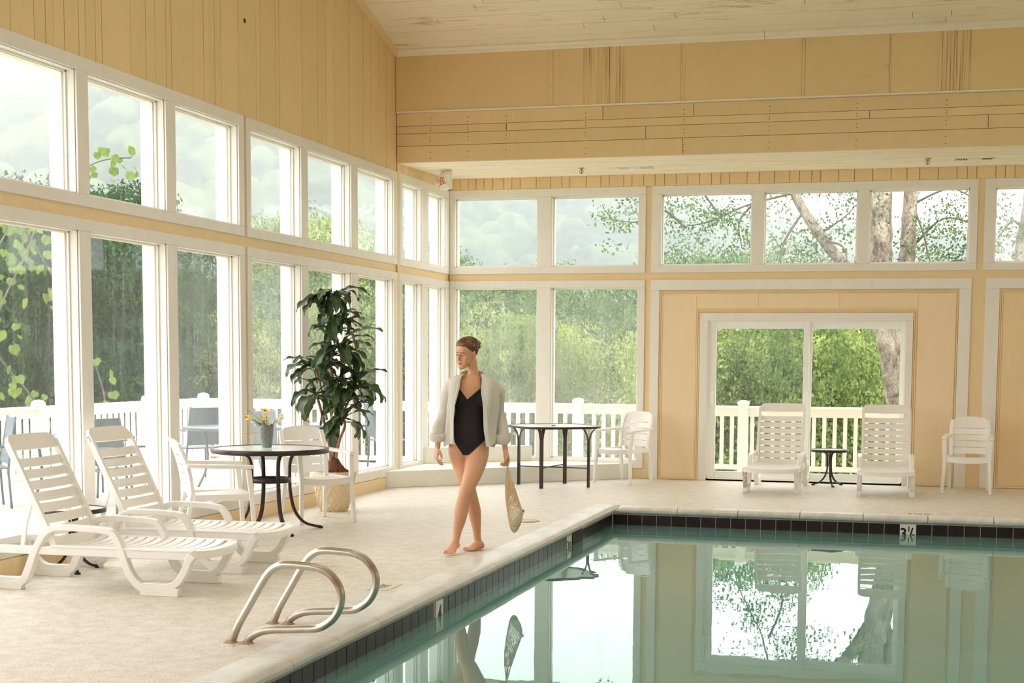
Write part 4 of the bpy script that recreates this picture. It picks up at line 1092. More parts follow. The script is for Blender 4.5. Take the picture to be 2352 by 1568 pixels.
L1.location = (1.393, -10.004, 0); L1.rotation_euler = (0, 0, .02); L1['label'] = 'white plastic sun lounger nearest the camera, in front at the far left'
L2 = dup(L1, None, (1.345, -8.965, 0), .0, 'white plastic sun lounger behind the front one, beside the round table')
L3 = dup(L1, None, (4.455, -1.43, 0), -PI/2-.01, 'white plastic sun lounger by the sliding door, left of the small table')
L4 = dup(L1, None, (5.755, -1.44, 0), -PI/2+.03, 'white plastic sun lounger by the sliding door, right of the small table')
for l_ in (L1, L2, L3, L4): l_['group'] = 'white sun loungers'
fb = [c for c in L3.children if c.name.startswith('front_leg')]
fb[0].data = fb[0].data.copy(); fb[0].data.materials[0] = DIRTY; fb[0]['label'] = 'brown-stained front leg'

def make_chair():
    t = thing('armchair', '', 'chair')
    def leg(p0, p1, p2, w0, w1, nm='leg'):
        mb = MB(); rg = []
        for p, w in ((p0, w0), (p1, (w0+w1)/2), (p2, w1)):
            rg.append([Vector(p)+Vector((sx*w/2, sy*w*.45, 0)) for sx, sy in ((-1, -1), (1, -1), (1, 1), (-1, 1))])
        mb.rings(rg); return mb.build(nm, PLAS, t, bevel=.006)
    for s_ in (-1, 1):
        leg((s_*.272, -.285, 0), (s_*.252, -.262, .38), (s_*.262, -.235, .63), .036, .046)
        leg((s_*.225, .285, 0), (s_*.215, .245, .25), (s_*.208, .205, .44), .036, .042)
        ar = [(s_*.262, -.275, .648), (s_*.262, -.1, .655), (s_*.258, .1, .660), (s_*.235, .255, .668)]
        MB().strap(smooth_path(ar, 3), .032, .055, Vector((1, 0, 0))).build('armrest', PLAS, t, bevel=.008)
        # back stile rising from the leg
        st_ = smooth_path([(s_*.208, .205, .42), (s_*.212, .225, .58), (s_*.215, .262, .72), (s_*.205, .315, .845)], 3)
        MB().strap(st_, .03, .045, Vector((1, 0, 0))).build('back_stile', PLAS, t, bevel=.006)
    rg = []
    for k in range(11):
        x = -.235+.47*k/10; q = 1-(x/.235)**2
        zf = .432-.016*q; yf = -.262-.035*q
        rg.append([Vector((x, yf, zf)), Vector((x, -.1, .425-.012*q)), Vector((x, .2, .412-.008*q)), Vector((x, .2, .395-.008*q)), Vector((x, -.1, .408-.012*q)), Vector((x, yf+.02, zf-.018)), Vector((x, yf+.016, zf-.058)), Vector((x, yf, zf-.058))])
    MB().rings(rg).build('seat', PLAS, t, auto=40)
    for s_ in (-1, 1): MB().box(s_*.235-.01, -.26, .375, s_*.235+.01, .2, .43).build('seat_rail', PLAS, t, bevel=.004)
    def back_pt(x, z):
        q = 1-(x/.205)**2; f = (z-.42)/.43
        return Vector((x, .212+.02*f+.075*f*f+.035*q, z))
    zs = [(.445, .520), (.528, .595), (.603, .670), (.678, .745), (.753, .862)]
    for i, (z0, z1) in enumerate(zs):
        rg = []
        for k in range(13):
            x = -.205+.41*k/12; q = 1-(x/.205)**2; e = abs(x)/.205; top = z1+(.024*q-.025*max(0, (e-.8)/.2)**2 if i == 4 else 0)-.0
            a, b_ = back_pt(x, z0), back_pt(x, top)
            m_ = (a+b_)/2
            rg.append([a, m_+Vector((0, -.001, 0)), b_, b_+Vector((0, .012, 0)), m_+Vector((0, .012, 0)), a+Vector((0, .012, 0))])
        MB().rings(rg).build('back_slat', PLAS, t, auto=40)
    return t
C1 = make_chair(); C1.location = (6.685, -.68, 0); C1.rotation_euler = (0, 0, -.08); C1['label'] = 'white plastic armchair standing alone at the right in front of the yellow panel'
C2 = dup(C1, None, (2.52, -.565, 0), -.39, 'white plastic armchair beside the square table against the back wall')
C3 = dup(C1, None, (.60, -5.93, 0), .83, 'white plastic armchair between the round table and the potted plant')
C4 = dup(C1, None, (.50, -7.78, 0), 2.2, 'white plastic armchair seen from the side, left of the round table')
for c_ in (C1, C2, C3, C4): c_['group'] = 'white plastic armchairs'

# ------------------------------------------------------------------ tables
def frosted():
    t = NT('pebbled_table_glass'); t.b.inputs['Base Color'].default_value = hexc('DDEBE6'); t.b.inputs['Roughness'].default_value = .16
    t.b.inputs['Specular IOR Level'].default_value = .8
    t.bump(t.noise(180, 2, .5), .12, .003); return t.m
FG = frosted()
def round_rim(t, r, z, h=.032):
    MB().lathe([(r-.016, z-h), (r, z-h+.003), (r+.002, z-h/2), (r, z-.003), (r-.012, z), (r-.018, z-.004)], 56, cap=False).build('rim', BRZ, t, smooth=True)
    mb = MB().lathe([(.0, z-.006), (r-.014, z-.006), (r-.014, z-.014), (0, z-.014)], 56, cap=False); mb.build('glass_top', FG, t)
tl_ = thing('round_table', 'large round glass-topped table with dark bronze legs, holding the flower vase', 'table', (.55, -6.80, 0), math.radians(0))
round_rim(tl_, .515, .742, .045)
for k in range(4):
    a_ = math.radians(-44+90*k); c_, s_ = math.cos(a_), math.sin(a_)
    P = smooth_path([(.30, .700), (.215, .672), (.182, .60), (.178, .47), (.185, .33), (.225, .17), (.31, .065), (.42, .024), (.475, .016)], 4)
    MB().strap([(p[0]*c_, p[0]*s_, p[1]) for p in [(q.x, q.y) for q in [Vector((v[0], v[1], 0)) for v in P]]], .024, .034, (-s_, c_, 0)).build('leg', BRZ, tl_, bevel=.005)
    o = MB().lathe([(.0, 0), (.022, 0), (.024, .012), (.02, .02), (0, .02)], 12, cap=False).build('foot_glide', BLK, tl_, smooth=True); o.location = (.472*c_, .472*s_, 0)
MB().lathe([(.170, .435), (.176, .435), (.178, .455), (.176, .478), (.168, .478), (.166, .455)], 40, cap=False).build('shelf_ring', BRZ, tl_, smooth=True)
MB().lathe([(.0, .452), (.168, .452), (.168, .446), (0, .446)], 40, cap=False).build('shelf_glass', M('shelf_dark_glass', '4A4442', .15), tl_)
MB().box(-.17, -.008, .455, .17, .008, .462).build('shelf_bar', BRZ, tl_)

om = thing('square_table', 'rounded-square glass-topped table with forked bronze legs by the platform steps', 'table', (1.81, -1.455, 0), math.radians(-7))
def rsq(R, n=64, e=3.4):
    out = []
    for k in range(n):
        a_ = 2*PI*k/n+PI/4; c_, s_ = math.cos(a_), math.sin(a_); r_ = (abs(c_)**e+abs(s_)**e)**(-1/e)*R
        x, y = r_*c_, r_*s_; out.append(((x-y)/math.sqrt(2), (x+y)/math.sqrt(2)))
    return out
zt_ = .742
rg = [[(x, y, z) for x, y in rsq(R)] for R, z in ((.492, zt_-.03), (.507, zt_-.028), (.510, zt_-.015), (.507, zt_-.002), (.495, zt_), (.488, zt_-.005))]
MB().rings(rg, cap=False).build('rim', BRZ, om, smooth=True)
p_ = rsq(.492); MB().prism(p_, zt_-.016, zt_-.007, 'z').build('glass_top', FG, om)
for k in range(4):
    a_ = math.radians(90*k); c_, s_ = math.cos(a_), math.sin(a_); R0 = .455 if k % 2 == 0 else .40
    lg = None
    for sg in (-1, 1):
        P = smooth_path([(R0+sg*.0085, 0), (R0+sg*.0085, .3), (R0+sg*.0085, .54), (R0+sg*.014, .60), (R0+sg*.034, .655), (R0+sg*.062, .695), (R0+sg*.085, .712)], 4)
        mbx = MB().strap([(v[0]*c_, v[0]*s_, v[1]) for v in P], .009, .042, (-s_, c_, 0))
        if lg is None: lg = mbx
        else: lg.add(mbx.v, mbx.f)
    lg.build('leg', BRZ, om)
MB().box(-.45, -.009, .225, .45, .009, .237).build('stretcher', BRZ, om); MB().box(-.009, -.395, .238, .009, .395, .250).build('stretcher', BRZ, om)
MB().lathe([(.012, zt_-.008), (.024, zt_-.006), (.022, zt_+.002), (.012, zt_+.002)], 16, cap=False).build('umbrella_hole_ring', BRZ, om)

def side_table(loc, label, rz=0.):
    t = thing('side_table', label, 'table', loc, rz, 'small round side tables')
    round_rim(t, .232, .455, .034)
    for k in range(3):
        a_ = math.radians(-80+120*k); c_, s_ = math.cos(a_), math.sin(a_)
        P = smooth_path([(.10, .422), (.05, .405), (.028, .36), (.024, .27), (.034, .17), (.075, .085), (.14, .03), (.205, .012)], 4)
        MB().strap([(v[0]*c_, v[0]*s_, v[1]) for v in P], .018, .024, (-s_, c_, 0)).build('leg', BRZ, t, bevel=.003)
        o = MB().lathe([(.0, 0), (.022, 0), (.022, .012), (0, .016)], 12, cap=False).build('foot_glide', BLK, t, smooth=True); o.location = (.205*c_, .205*s_, 0)
    return t
side_table((5.05, -.30, 0), 'small round bronze side table between the two loungers by the sliding door', .12)
side_table((.245, -9.47, 0), 'small round bronze side table half hidden between the two front loungers', .5)

# ------------------------------------------------------------------ pool handrails
def rail_mat():
    t = NT('stained_steel_tube'); t.b.inputs['Metallic'].default_value = .92; t.b.inputs['Roughness'].default_value = .3
    tc = t.node('ShaderNodeTexCoord'); sp = t.node('ShaderNodeSeparateXYZ'); t.link(tc.outputs['Object'], sp.inputs[0])
    n = t.noise(8, 5, .7); n2 = t.noise(90, 3, .8)
    # rust: outer bend of the loop and the feet
    a = t.node('ShaderNodeMapRange'); t.link(sp.outputs[0], a.inputs[0]); a.inputs[1].default_value = .50; a.inputs[2].default_value = .66
    b = t.node('ShaderNodeMapRange'); t.link(sp.outputs[2], b.inputs[0]); b.inputs[1].default_value = .22; b.inputs[2].default_value = .36
    c = t.node('ShaderNodeMapRange'); t.link(sp.outputs[2], c.inputs[0]); c.inputs[1].default_value = .12; c.inputs[2].default_value = .0
    r = t.math('MAXIMUM', t.math('MULTIPLY', a.outputs[0], b.outputs[0]), t.math('MULTIPLY', c.outputs[0], .75))
    k = t.math('MULTIPLY', r, t.ramp(n, [(.3, (.45, .45, .45)), (.6, (1, 1, 1))]))
    col = t.mixc(k, hexc('CFCAC0'), hexc('8A5A2A'))
    sp2 = t.ramp(n2, [(.66, (0, 0, 0)), (.72, (1, 1, 1))]); col = t.mixc(t.math('MULTIPLY', sp2, .7), col, hexc('3A2A1C'))
    t.link(col, t.b.inputs['Base Color']); t.link(t.math('SUBTRACT', .92, t.math('MULTIPLY', k, .7)), t.b.inputs['Metallic'])
    t.link(t.math('ADD', .26, t.math('MULTIPLY', k, .3)), t.b.inputs['Roughness'])
    return t.m
RM = rail_mat()
prof = [(.0, -.03), (.043, .082), (.118, .21), (.186, .324), (.234, .392), (.286, .428), (.342, .438), (.42, .436), (.497, .430), (.567, .407), (.619, .357), (.645, .295), (.638, .225), (.605, .165), (.558, .126), (.505, .102), (.42, .094), (.354, .088), (.26, .082), (.20, .072), (.15, .052), (.112, .022), (.092, -.03)]
def handrail(loc, label):
    t = thing('pool_handrail', label, 'handrail', loc, 0, 'pool handrails')
    P = smooth_path([(x, 0, z) for x, z in prof], 5); 
    MB().tube(P, .0215, 16, up=(0, 1, 0)).build('tube', RM, t, smooth=True)
    for dx in (.004, .10): 
        o = MB().lathe([(.0, .012), (.024, .012), (.034, .004), (.042, -.0), (0, -.001)], 18, cap=False).build('base_collar', M('rusty_collar', 'B5A284', .8, var=.3, vscale=30), t, smooth=True); o.location = (dx, 0, 0)
    return t
handrail((2.523, -11.59, 0), 'curved stainless pool handrail with rust stains, the one nearer the camera')
handrail((2.495, -11.0, 0), 'curved stainless pool handrail with rust stains, the one farther from the camera')
# ------------------------------------------------------------------ potted plant
pt = thing('potted_plant', 'tall dark green leafy plant in a lattice-patterned beige pot by the left windows', 'potted plant', (.415, -5.02, 0))
def pot_mat():
    t = NT('cream_glazed_pot'); n = t.noise(30, 5, .8); sp = t.node('ShaderNodeSeparateXYZ'); tc = t.node('ShaderNodeTexCoord'); t.link(tc.outputs['Object'], sp.inputs[0])
    b = t.node('ShaderNodeMapRange'); t.link(sp.outputs[2], b.inputs[0]); b.inputs[1].default_value = .035; b.inputs[2].default_value = .006
    c = t.node('ShaderNodeMapRange'); t.link(sp.outputs[2], c.inputs[0]); c.inputs[1].default_value = .375; c.inputs[2].default_value = .40; c.inputs[4].default_value = .35
    k = t.math('MULTIPLY', t.math('MAXIMUM', b.outputs[0], c.outputs[0]), t.ramp(n, [(.45, (0, 0, 0)), (.6, (1, 1, 1))]))
    t.link(t.mixc(k, hexc('DFCCAA'), hexc('A8602C')), t.b.inputs['Base Color']); t.b.inputs['Roughness'].default_value = .45; return t.m
PM = pot_mat()
def pr_(z): return .132+.088*(z/.39)**.75
MB().lathe([(0, 0), (.132, 0)]+[(pr_(z), z) for z in (.02, .06, .12, .2, .28, .36)]+[(.226, .362), (.230, .372), (.230, .398), (.222, .404), (.205, .40), (.20, .36), (0, .36)], 40, cap=False).build('pot', PM, pt, auto=50)
potc = [c for c in pt.children][0]
for k in range(9):     # crossing raised ropes
    for sg in (-1, 1):
        for off in (-.028, .028):
            P = []
            for i in range(15):
                z = .03+.32*i/14; a_ = 2*PI*(k+.0)/9 + sg*(i/14)*2*PI/9*1.5+off/ .2
                P.append((math.cos(a_)*(pr_(z)+.001), math.sin(a_)*(pr_(z)+.001), z))
            MB().tube(P, .0052, 5).build('lattice_rope', PM, potc, smooth=True)
MB().lathe([(.202, .372), (.18, .385), (.13, .41), (.08, .47), (.045, .53), (.0, .56)], 20, cap=False).build('soil', M('soil_brown', '6E472C', .95, var=.3, vscale=40), pt)
# shredded mulch: small chips heaped round the stems
rng = random.Random(2); mb = MB()
for k in range(900):
    a_ = rng.uniform(0, 2*PI); r_ = .20*rng.random()**.6; z = .385+.165*max(0, 1-r_/.17)**1.6+rng.uniform(0, .012)
    c = Vector((r_*math.cos(a_), r_*math.sin(a_), z)); d = Vector((rng.uniform(-1, 1), rng.uniform(-1, 1), rng.uniform(-.5, .5))).normalized()*.013; e = d.orthogonal().normalized()*.0035
    mb.add([c-d-e, c+d-e, c+d+e, c-d+e], [(0, 1, 2, 3)]); mb.add([c-d-e+Vector((0, 0, .004)), c+d-e+Vector((0, 0, .006)), c], [(0, 1, 2)])
mb.build('mulch', M('reddish_mulch', '8A5A3A', .95, var=.4, vscale=60), pt)['kind'] = 'stuff'
STM = M('plant_stem_bark', 'B08C70', .85, var=.25, vscale=30, bump=.5, bscale=60)
SU = 238.0     # pixels per metre at the plant; measured offsets from the pot's axis
def pp(u, v, dy=0.): # u,v measured on the plant; dy metres towards the room along Y
    a_ = (u-756)/SU; return Vector((a_*.968, dy+a_*.25, (1168-v)/SU))
stems = [[pp(752, 1070), pp(756, 1030), pp(764, 960, -.03), pp(762, 880, -.05), pp(752, 800, -.05), pp(748, 740, -.03), pp(752, 690), pp(755, 655)],
         [pp(748, 1070), pp(752, 1020, -.06), pp(744, 960, -.1), pp(733, 910, -.12), pp(727, 890, -.12)], [pp(758, 1060), pp(774, 1000, -.05), pp(790, 965, -.08), pp(790, 945, -.1)],
         [pp(756, 1060, .03), pp(766, 960, .03), pp(775, 850, .0), pp(777, 800, -.02), pp(775, 772, -.02)], [pp(742, 950, -.02), pp(725, 880, .03), pp(712, 840, .05), pp(706, 825, .05)],
         [pp(770, 940, .05), pp(792, 900, .02), pp(801, 875, 0)], [pp(753, 780, .08), pp(748, 740, .08), pp(746, 715, .08)]]
for s_, r0 in zip(stems, (.022, .019, .017, .018, .013, .013, .011)):
    P = smooth_path(s_, 4); MB().tube(P, [r0*(1-.35*i/len(P)) for i in range(len(P))], 9).build('stem', STM, pt, smooth=True)
def plant_leaf_mat():
    t = NT('glossy_plant_leaf'); f = t.noise(9, 3, .6); oi = t.node('ShaderNodeObjectInfo')
    tc = t.node('ShaderNodeTexCoord'); sp = t.node('ShaderNodeSeparateXYZ'); t.link(tc.outputs['Object'], sp.inputs[0])
    vn_ = t.math('LESS_THAN', t.math('ABSOLUTE', sp.outputs[1]), .0022)
    c = t.ramp(t.math('ADD', t.math('MULTIPLY', f, .55), t.math('MULTIPLY', oi.outputs['Random'], .45)), [(.3, hexc('1E2E22')), (.55, hexc('344A32')), (.8, hexc('5E7648'))])
    c = t.mixc(t.math('MULTIPLY', vn_, .6), c, hexc('8FA468')); t.link(c, t.b.inputs['Base Color']); t.b.inputs['Roughness'].default_value = .42
    ts = t.node('ShaderNodeBsdfTranslucent'); t.link(t.mixc(.5, c, hexc('6F9040')), ts.inputs[0]); mx = t.node('ShaderNodeMixShader'); mx.inputs[0].default_value = .22
    t.link(t.b.outputs[0], mx.inputs[1]); t.link(ts.outputs[0], mx.inputs[2]); t.link(mx.outputs[0], t.o.inputs[0]); return t.m
PLM = plant_leaf_mat()
def leaf_mesh(i, L, wd, droop, seed):
    rng = random.Random(seed); mb = MB(); n = 13; m_ = 6; rg = []
    a_ = 0.; x, z = 0., 0.; ctr = []
    for k in range(n+1):
        f = k/n; ctr.append((x, z, a_)); a_ -= droop/n*(.4+1.2*f); x += L/n*math.cos(a_); z += L/n*math.sin(a_)
    V = []
    for k, (x, z, a_) in enumerate(ctr):
        f = k/n; w = wd*(.10 if f < .12 else .10+.9*math.sin(PI*min(1, max(0, (f-.12)/.88)))**.75)*(1-.25*f) if f < .999 else .002
        for j in range(m_+1):
            s = (j/m_*2-1); rip = .22*wd*math.sin(f*19+seed+s*2)*abs(s)**1.5
            edge = 1+.16*math.sin(f*31+seed*2+(s > 0)*1.7)*(abs(s) > .8)
            V.append((x-math.sin(a_)*(rip+abs(s)*w*.32), s*w*edge, z+math.cos(a_)*(rip+abs(s)*w*.32)))
    F = [(k*(m_+1)+j, k*(m_+1)+j+1, (k+1)*(m_+1)+j+1, (k+1)*(m_+1)+j) for k in range(n) for j in range(m_)]
    me = bpy.data.meshes.new('leaf'); me.from_pydata(V, [], F); me.polygons.foreach_set('use_smooth', [True]*len(F)); me.materials.append(PLM); me.update(); return me
LM = [leaf_mesh(i, L, wd, dr, i*3+1) for i, (L, wd, dr) in enumerate([(.42, .054, 1.4), (.38, .050, 1.8), (.46, .058, 1.15), (.34, .046, 2.1), (.41, .058, 2.4), (.48, .054, 1.6)])]
heads = [(755, 650, 0, 16, .95), (750, 692, .02, 8, .9), (746, 712, .08, 10, .9), (775, 772, -.02, 16, 1.0), (706, 822, .05, 15, .95), (727, 888, -.12, 13, .95), (801, 872, 0, 16, 1.0), (790, 945, -.1, 15, .95), (752, 800, -.05, 10, .9), (770, 860, -.02, 10, .9), (758, 740, .0, 7, .85), (782, 905, .02, 7, .9)]
rng = random.Random(12)
for hu, hv, dy, n, sc in heads:
    h = pp(hu, hv, dy)
    for k in range(n):
        az = 2*PI*k/n*1.618*1.0+rng.uniform(-.3, .3); el = rng.uniform(-.35, 1.15)
        o = bpy.data.objects.new('leaf', LM[rng.randrange(6)]); COL.objects.link(o); o.parent = pt
        dx = math.cos(az)
        if dx < -.3 and h.x+.415 < .62:   # keep clear of the window wall
            az = az+(.75 if math.sin(az) < 0 else -.75)*(.6 if dx > -.8 else 1.0)
            if rng.random() < .7 and math.sin(az) > 0: az = -az
        s_ = sc*rng.uniform(.8, 1.12); 
        # do not let a leaf tip cross the glass
        reach = h.x+.415+math.cos(az)*math.cos(max(0, el))*.34*s_
        if reach < .03: s_ *= max(.45, (h.x+.415-.03)/max(.001, (h.x+.415-reach)))
        o.scale = (s_, s_*1.15, s_); o.location = h+Vector((0, 0, rng.uniform(-.05, .02)))
        o.rotation_euler = (rng.uniform(-.35, .35), -el, az)

# ------------------------------------------------------------------ vase with flowers
VZ = .742
vs = thing('vase', 'tapered grey speckled pottery vase on the round glass table', 'vase', (.515, -6.80, VZ))
t = NT('speckled_glaze'); n = t.noise(120, 4, .8); f = t.noise(7, 3, .6)
t.link(t.mixc(.5, t.ramp(f, [(.35, hexc('5E5552')), (.6, hexc('8A908C'))]), t.ramp(n, [(.35, hexc('3E3836')), (.55, hexc('8A8C88')), (.7, hexc('C6CAC6'))])), t.b.inputs['Base Color']); t.b.inputs['Roughness'].default_value = .35
MB().lathe([(0, 0), (.040, 0), (.043, .006), (.050, .05), (.058, .11), (.062, .165), (.061, .198), (.057, .200), (.054, .197), (.054, .16), (.0, .12)], 32, cap=False).build('body', t.m, vs, smooth=True)
FS = M('flower_stem_green', '3F5A2E', .6)
def flower(kind, tip, label, grp):
    tip = Vector(tip)
    t = thing('flower', label, 'flower', (.515, -6.80, VZ+.15), 0, grp)
    P = smooth_path([(tip.x*.06, tip.y*.06, 0), (tip.x*.35, tip.y*.35, tip.z*.5), tuple(tip)], 4)
    MB().tube(P, .0022, 5).build('stem', FS, t)
    d = (tip+Vector((0, 0, -.02))).normalized() if kind != 'd' else Vector((tip.x, -.6, .1)).normalized()
    q = d.to_track_quat('Z', 'Y').to_matrix()
    mb = MB()
    if kind == 'd':      # daffodil: six petals and a trumpet
        for k in range(6):
            a_ = k*PI/3; e = Vector((math.cos(a_), math.sin(a_), .15)); s_ = Vector((-math.sin(a_), math.cos(a_), 0))
            mb.add([q@v+tip for v in ((0, 0, 0), e*.016+s_*.009, e*.032, e*.016-s_*.009)] if False else [q@Vector((0, 0, 0))+tip, q@(e*.016+s_*.009)+tip, q@(e*.033)+tip, q@(e*.016-s_*.009)+tip], [(0, 1, 2, 3)])
        mb.build('petals', M('yellow_petal', 'F0CE4A', .6), t)
        mc = MB().rings([[q@Vector((r*math.cos(2*PI*k/10), r*math.sin(2*PI*k/10), z))+tip for k in range(10)] for r, z in ((.005, 0), (.008, .012), (.012, .022), (.009, .02))], cap=False); mc.build('trumpet', M('orange_petal', 'F0A63A', .6), t)
    elif kind == 'w':
        rr = random.Random(int(abs(tip.x)*9999))
        for k in range(16):
            v = Vector((rr.gauss(0, 1), rr.gauss(0, 1), rr.gauss(0, 1))).normalized(); s_ = v.orthogonal().normalized(); w = v.cross(s_); c = tip+v*.006
            mb.add([c, c+v*.012+s_*.009, c+v*.022+w*.004, c+v*.012-s_*.009], [(0, 1, 2, 3)])
        mb.build('blossom', M('white_petal', 'F4EFE4', .6), t)
    else:
        rr = random.Random(int(abs(tip.x)*7777)+3)
        for k in range(14):
            v = Vector((rr.gauss(0, 1), rr.gauss(0, 1), rr.gauss(0, 1)+.4)).normalized(); s_ = v.orthogonal().normalized(); w = v.cross(s_); c = tip+v*.005
            mb.add([c, c+v*.011+s_*.007, c+v*.022+w*.004, c+v*.011-s_*.007], [(0, 1, 2, 3)])
        mb.build('blossom', M('pale_yellow_petal', 'EFE08A', .6), t)
    return t
flower('d', (-.168, -.03, .115), 'orange-yellow daffodil leaning out to the left of the vase', 'flowers in the vase')
flower('d', (-.005, .0, .175), 'small orange-yellow flower standing highest above the vase', 'flowers in the vase')
rngf = random.Random(9)
for k in range(7): flower('w', (.07+.10*rngf.random(), rngf.uniform(-.05, .05), .06+.10*rngf.random()), 'small white flower on the right side of the bouquet', 'white flowers right of the vase')
for k in range(3): flower('w', (-.10-.02*k, rngf.uniform(-.04, .02), .06+.02*k), 'white flower low on the left side of the bouquet', 'white flowers left of the vase')
for k in range(6): flower('y', (-.05+.075*rngf.random(), -.03+.04*rngf.random(), .07+.06*rngf.random()), 'pale yellow flower in the middle of the bouquet', 'yellow flowers in the vase')
gr = thing('grass_spray', 'thin green grass blades spraying out of the vase', 'grass', (.515, -6.80, VZ+.15))
for k in range(26):
    a_ = rngf.gauss(-.5, .55); L_ = rngf.uniform(.16, .27); y = rngf.uniform(-.08, .08)
    P = smooth_path([(a_*.03, 0, 0), (math.sin(a_)*L_*.5, y*.5, math.cos(a_)*L_*.55), (math.sin(a_)*L_*1.05, y, math.cos(a_)*L_*.95)], 3)
    MB().tube(P, [.0016*(1-.8*i/len(P)) for i in range(len(P))], 4).build('blade', M('grass_blade', '5E6E48', .7), gr)
# ------------------------------------------------------------------ the woman
SKIN = NT('skin'); _n = SKIN.noise(5, 3, .5); SKIN.link(SKIN.ramp(_n, [(.35, hexc('D8A27D')), (.65, hexc('DCA884'))]), SKIN.b.inputs['Base Color'])
SKIN.b.inputs['Roughness'].default_value = .45; SKIN.b.inputs['Subsurface Weight'].default_value = .12; SKIN.b.inputs['Subsurface Radius'].default_value = (.012, .005, .003); SKIN.b.inputs['Subsurface Scale'].default_value = 1.
SKIN = SKIN.m
HAIR = NT('auburn_hair'); _n = HAIR.noise(60, 3, .6, (1, .15, .4)); HAIR.link(HAIR.ramp(_n, [(.35, hexc('3E2417')), (.65, hexc('7D5234'))]), HAIR.b.inputs['Base Color']); HAIR.b.inputs['Roughness'].default_value = .4; HAIR.bump(_n, .5, .004); HAIR = HAIR.m
SUIT = M('black_swimsuit_fabric', '1A1418', .8, bump=.05, bscale=200)
LINEN = NT('white_linen'); _n = LINEN.noise(220, 2, .6); LINEN.b.inputs['Base Color'].default_value = hexc('F0EEE4'); LINEN.b.inputs['Roughness'].default_value = .8; LINEN.bump(LINEN.noise(13, 3, .55, (1, 1, .22), dist=.8), .75, .03)
_t = LINEN.node('ShaderNodeBsdfTranslucent'); _t.inputs[0].default_value = hexc('F0EEE4'); _m = LINEN.node('ShaderNodeMixShader'); _m.inputs[0].default_value = .35
LINEN.link(LINEN.b.outputs[0], _m.inputs[1]); LINEN.link(_t.outputs[0], _m.inputs[2]); LINEN.link(_m.outputs[0], LINEN.o.inputs[0]); LINEN = LINEN.m

WO = Vector((2.627, -7.588, 0)); WR = .2536      # figure frame: x right, y away from the viewer, z up
wm = thing('person', 'woman in a black swimsuit and open white shirt walking barefoot beside the pool', 'person', WO, WR)
S_ = 287.4
def w(u, v, b=0.):
    k = 1-b/11.715
    return Vector(((u-1234.4)*k/S_+159.4/S_, -b, 1.537-(v-823.3)*k/S_))   # b = metres towards the viewer
def loft(mb, st, n=18, cap=True):
    """stations (centre, rx, ry[, tilt]) joined into one closed tube; sections lie across the path"""
    C = [Vector(s[0]) for s in st]; rg = []
    for i, s in enumerate(st):
        t = (C[min(i+1, len(C)-1)]-C[max(i-1, 0)]).normalized()
        fx = Vector((1, 0, 0)) - t*t.x; fx.normalize(); fy = t.cross(fx)
        rg.append([C[i]+fx*(s[1]*math.cos(2*PI*k/n))+fy*(s[2]*math.sin(2*PI*k/n)) for k in range(n)])
    mb.rings(rg, cap)
def lerp_st(st, k=4):
    out = []
    P = smooth_path([s[0] for s in st], k); R = smooth_path([Vector((s[1], s[2], 0)) for s in st], k)
    return [(p, max(.004, r.x), max(.004, r.y)) for p, r in zip(P, R)]
bm = MB()
# torso
loft(bm, lerp_st([(w(1071, 1052), .03, .04), (w(1074, 1036), .115, .090), (w(1076, 1018), .158, .110), (w(1076, 1000), .158, .110), (w(1077, 978), .138, .098), (w(1078, 955), .118, .086), (w(1079, 938), .114, .084), (w(1079, 918), .122, .090),
                  (w(1080, 900), .134, .098), (w(1082, 887), .138, .095), (w(1083, 877), .138, .082), (w(1084, 869), .095, .066), (w(1085, 861), .056, .054)]), 24)
for s_, u_ in ((-1, 1058), (1, 1103)):   # bust
    bm.ell(w(u_+1, 913, .050), (.058, .040, .062), 16, 12)
# seat
bm.ell(w(1056, 1024, -.05), (.085, .085, .085), 14, 10); bm.ell(w(1096, 1024, -.05), (.085, .085, .085), 14, 10)
# neck
loft(bm, lerp_st([(w(1085, 868, -.01), .07, .06), (w(1086, 858, -.005), .048, .050), (w(1086, 847, .0), .0395, .044), (w(1083, 832, .01), .040, .045), (w(1079, 815, .01), .043, .048)]), 16)
# collar bones / shoulders
for s_, sh in ((-1, (1037, 878)), (1, (1133, 880))):
    loft(bm, lerp_st([(w(1085, 872), .05, .05), (w(1085+s_*22, 876), .040, .048), (w(sh[0], sh[1]+4), .042, .048), (w(sh[0]+s_*5, sh[1]+12), .03, .04)]), 14)
def limb(st): loft(bm, lerp_st(st, 5), 18)
# arms
limb([(w(1039, 884), .042, .046), (w(1031, 898, -.01), .046, .048), (w(1024, 920, -.02), .037, .039), (w(1019, 943, -.03), .031, .034), (w(1014, 962, -.01), .034, .034), (w(1007, 985, .02), .031, .029), (w(1005.5, 1008, .05), .024, .022), (w(1005, 1020, .06), .024, .019), (w(1004, 1026, .065), .026, .018)])
limb([(w(1131, 885), .042, .046), (w(1139, 900, -.01), .046, .048), (w(1144, 922, -.03), .036, .039), (w(1147, 945, -.04), .030, .034), (w(1150, 965, -.03), .032, .034), (w(1156, 990, .0), .030, .028), (w(1158.5, 1014, .03), .023, .021), (w(1160, 1028, .04), .022, .019), (w(1161, 1034, .045), .023, .018)])
# her left leg (swinging forward and across)
limb([(w(1094, 1012, -.0), .082, .088), (w(1097, 1030, .0), .090, .098), (w(1094, 1055, .05), .087, .092), (w(1086, 1085, .11), .074, .080), (w(1076, 1112, .16), .061, .066), (w(1070, 1127, .185), .056, .061), (w(1067, 1138, .185), .052, .056), (w(1064, 1152, .17), .053, .054),
      (w(1060, 1172, .15), .055, .060), (w(1056, 1195, .13), .047, .050), (w(1051, 1218, .115), .035, .037), (w(1048, 1236, .125), .029, .033), (w(1046, 1246, .135), .031, .037), (w(1045, 1252, .145), .028, .034)])
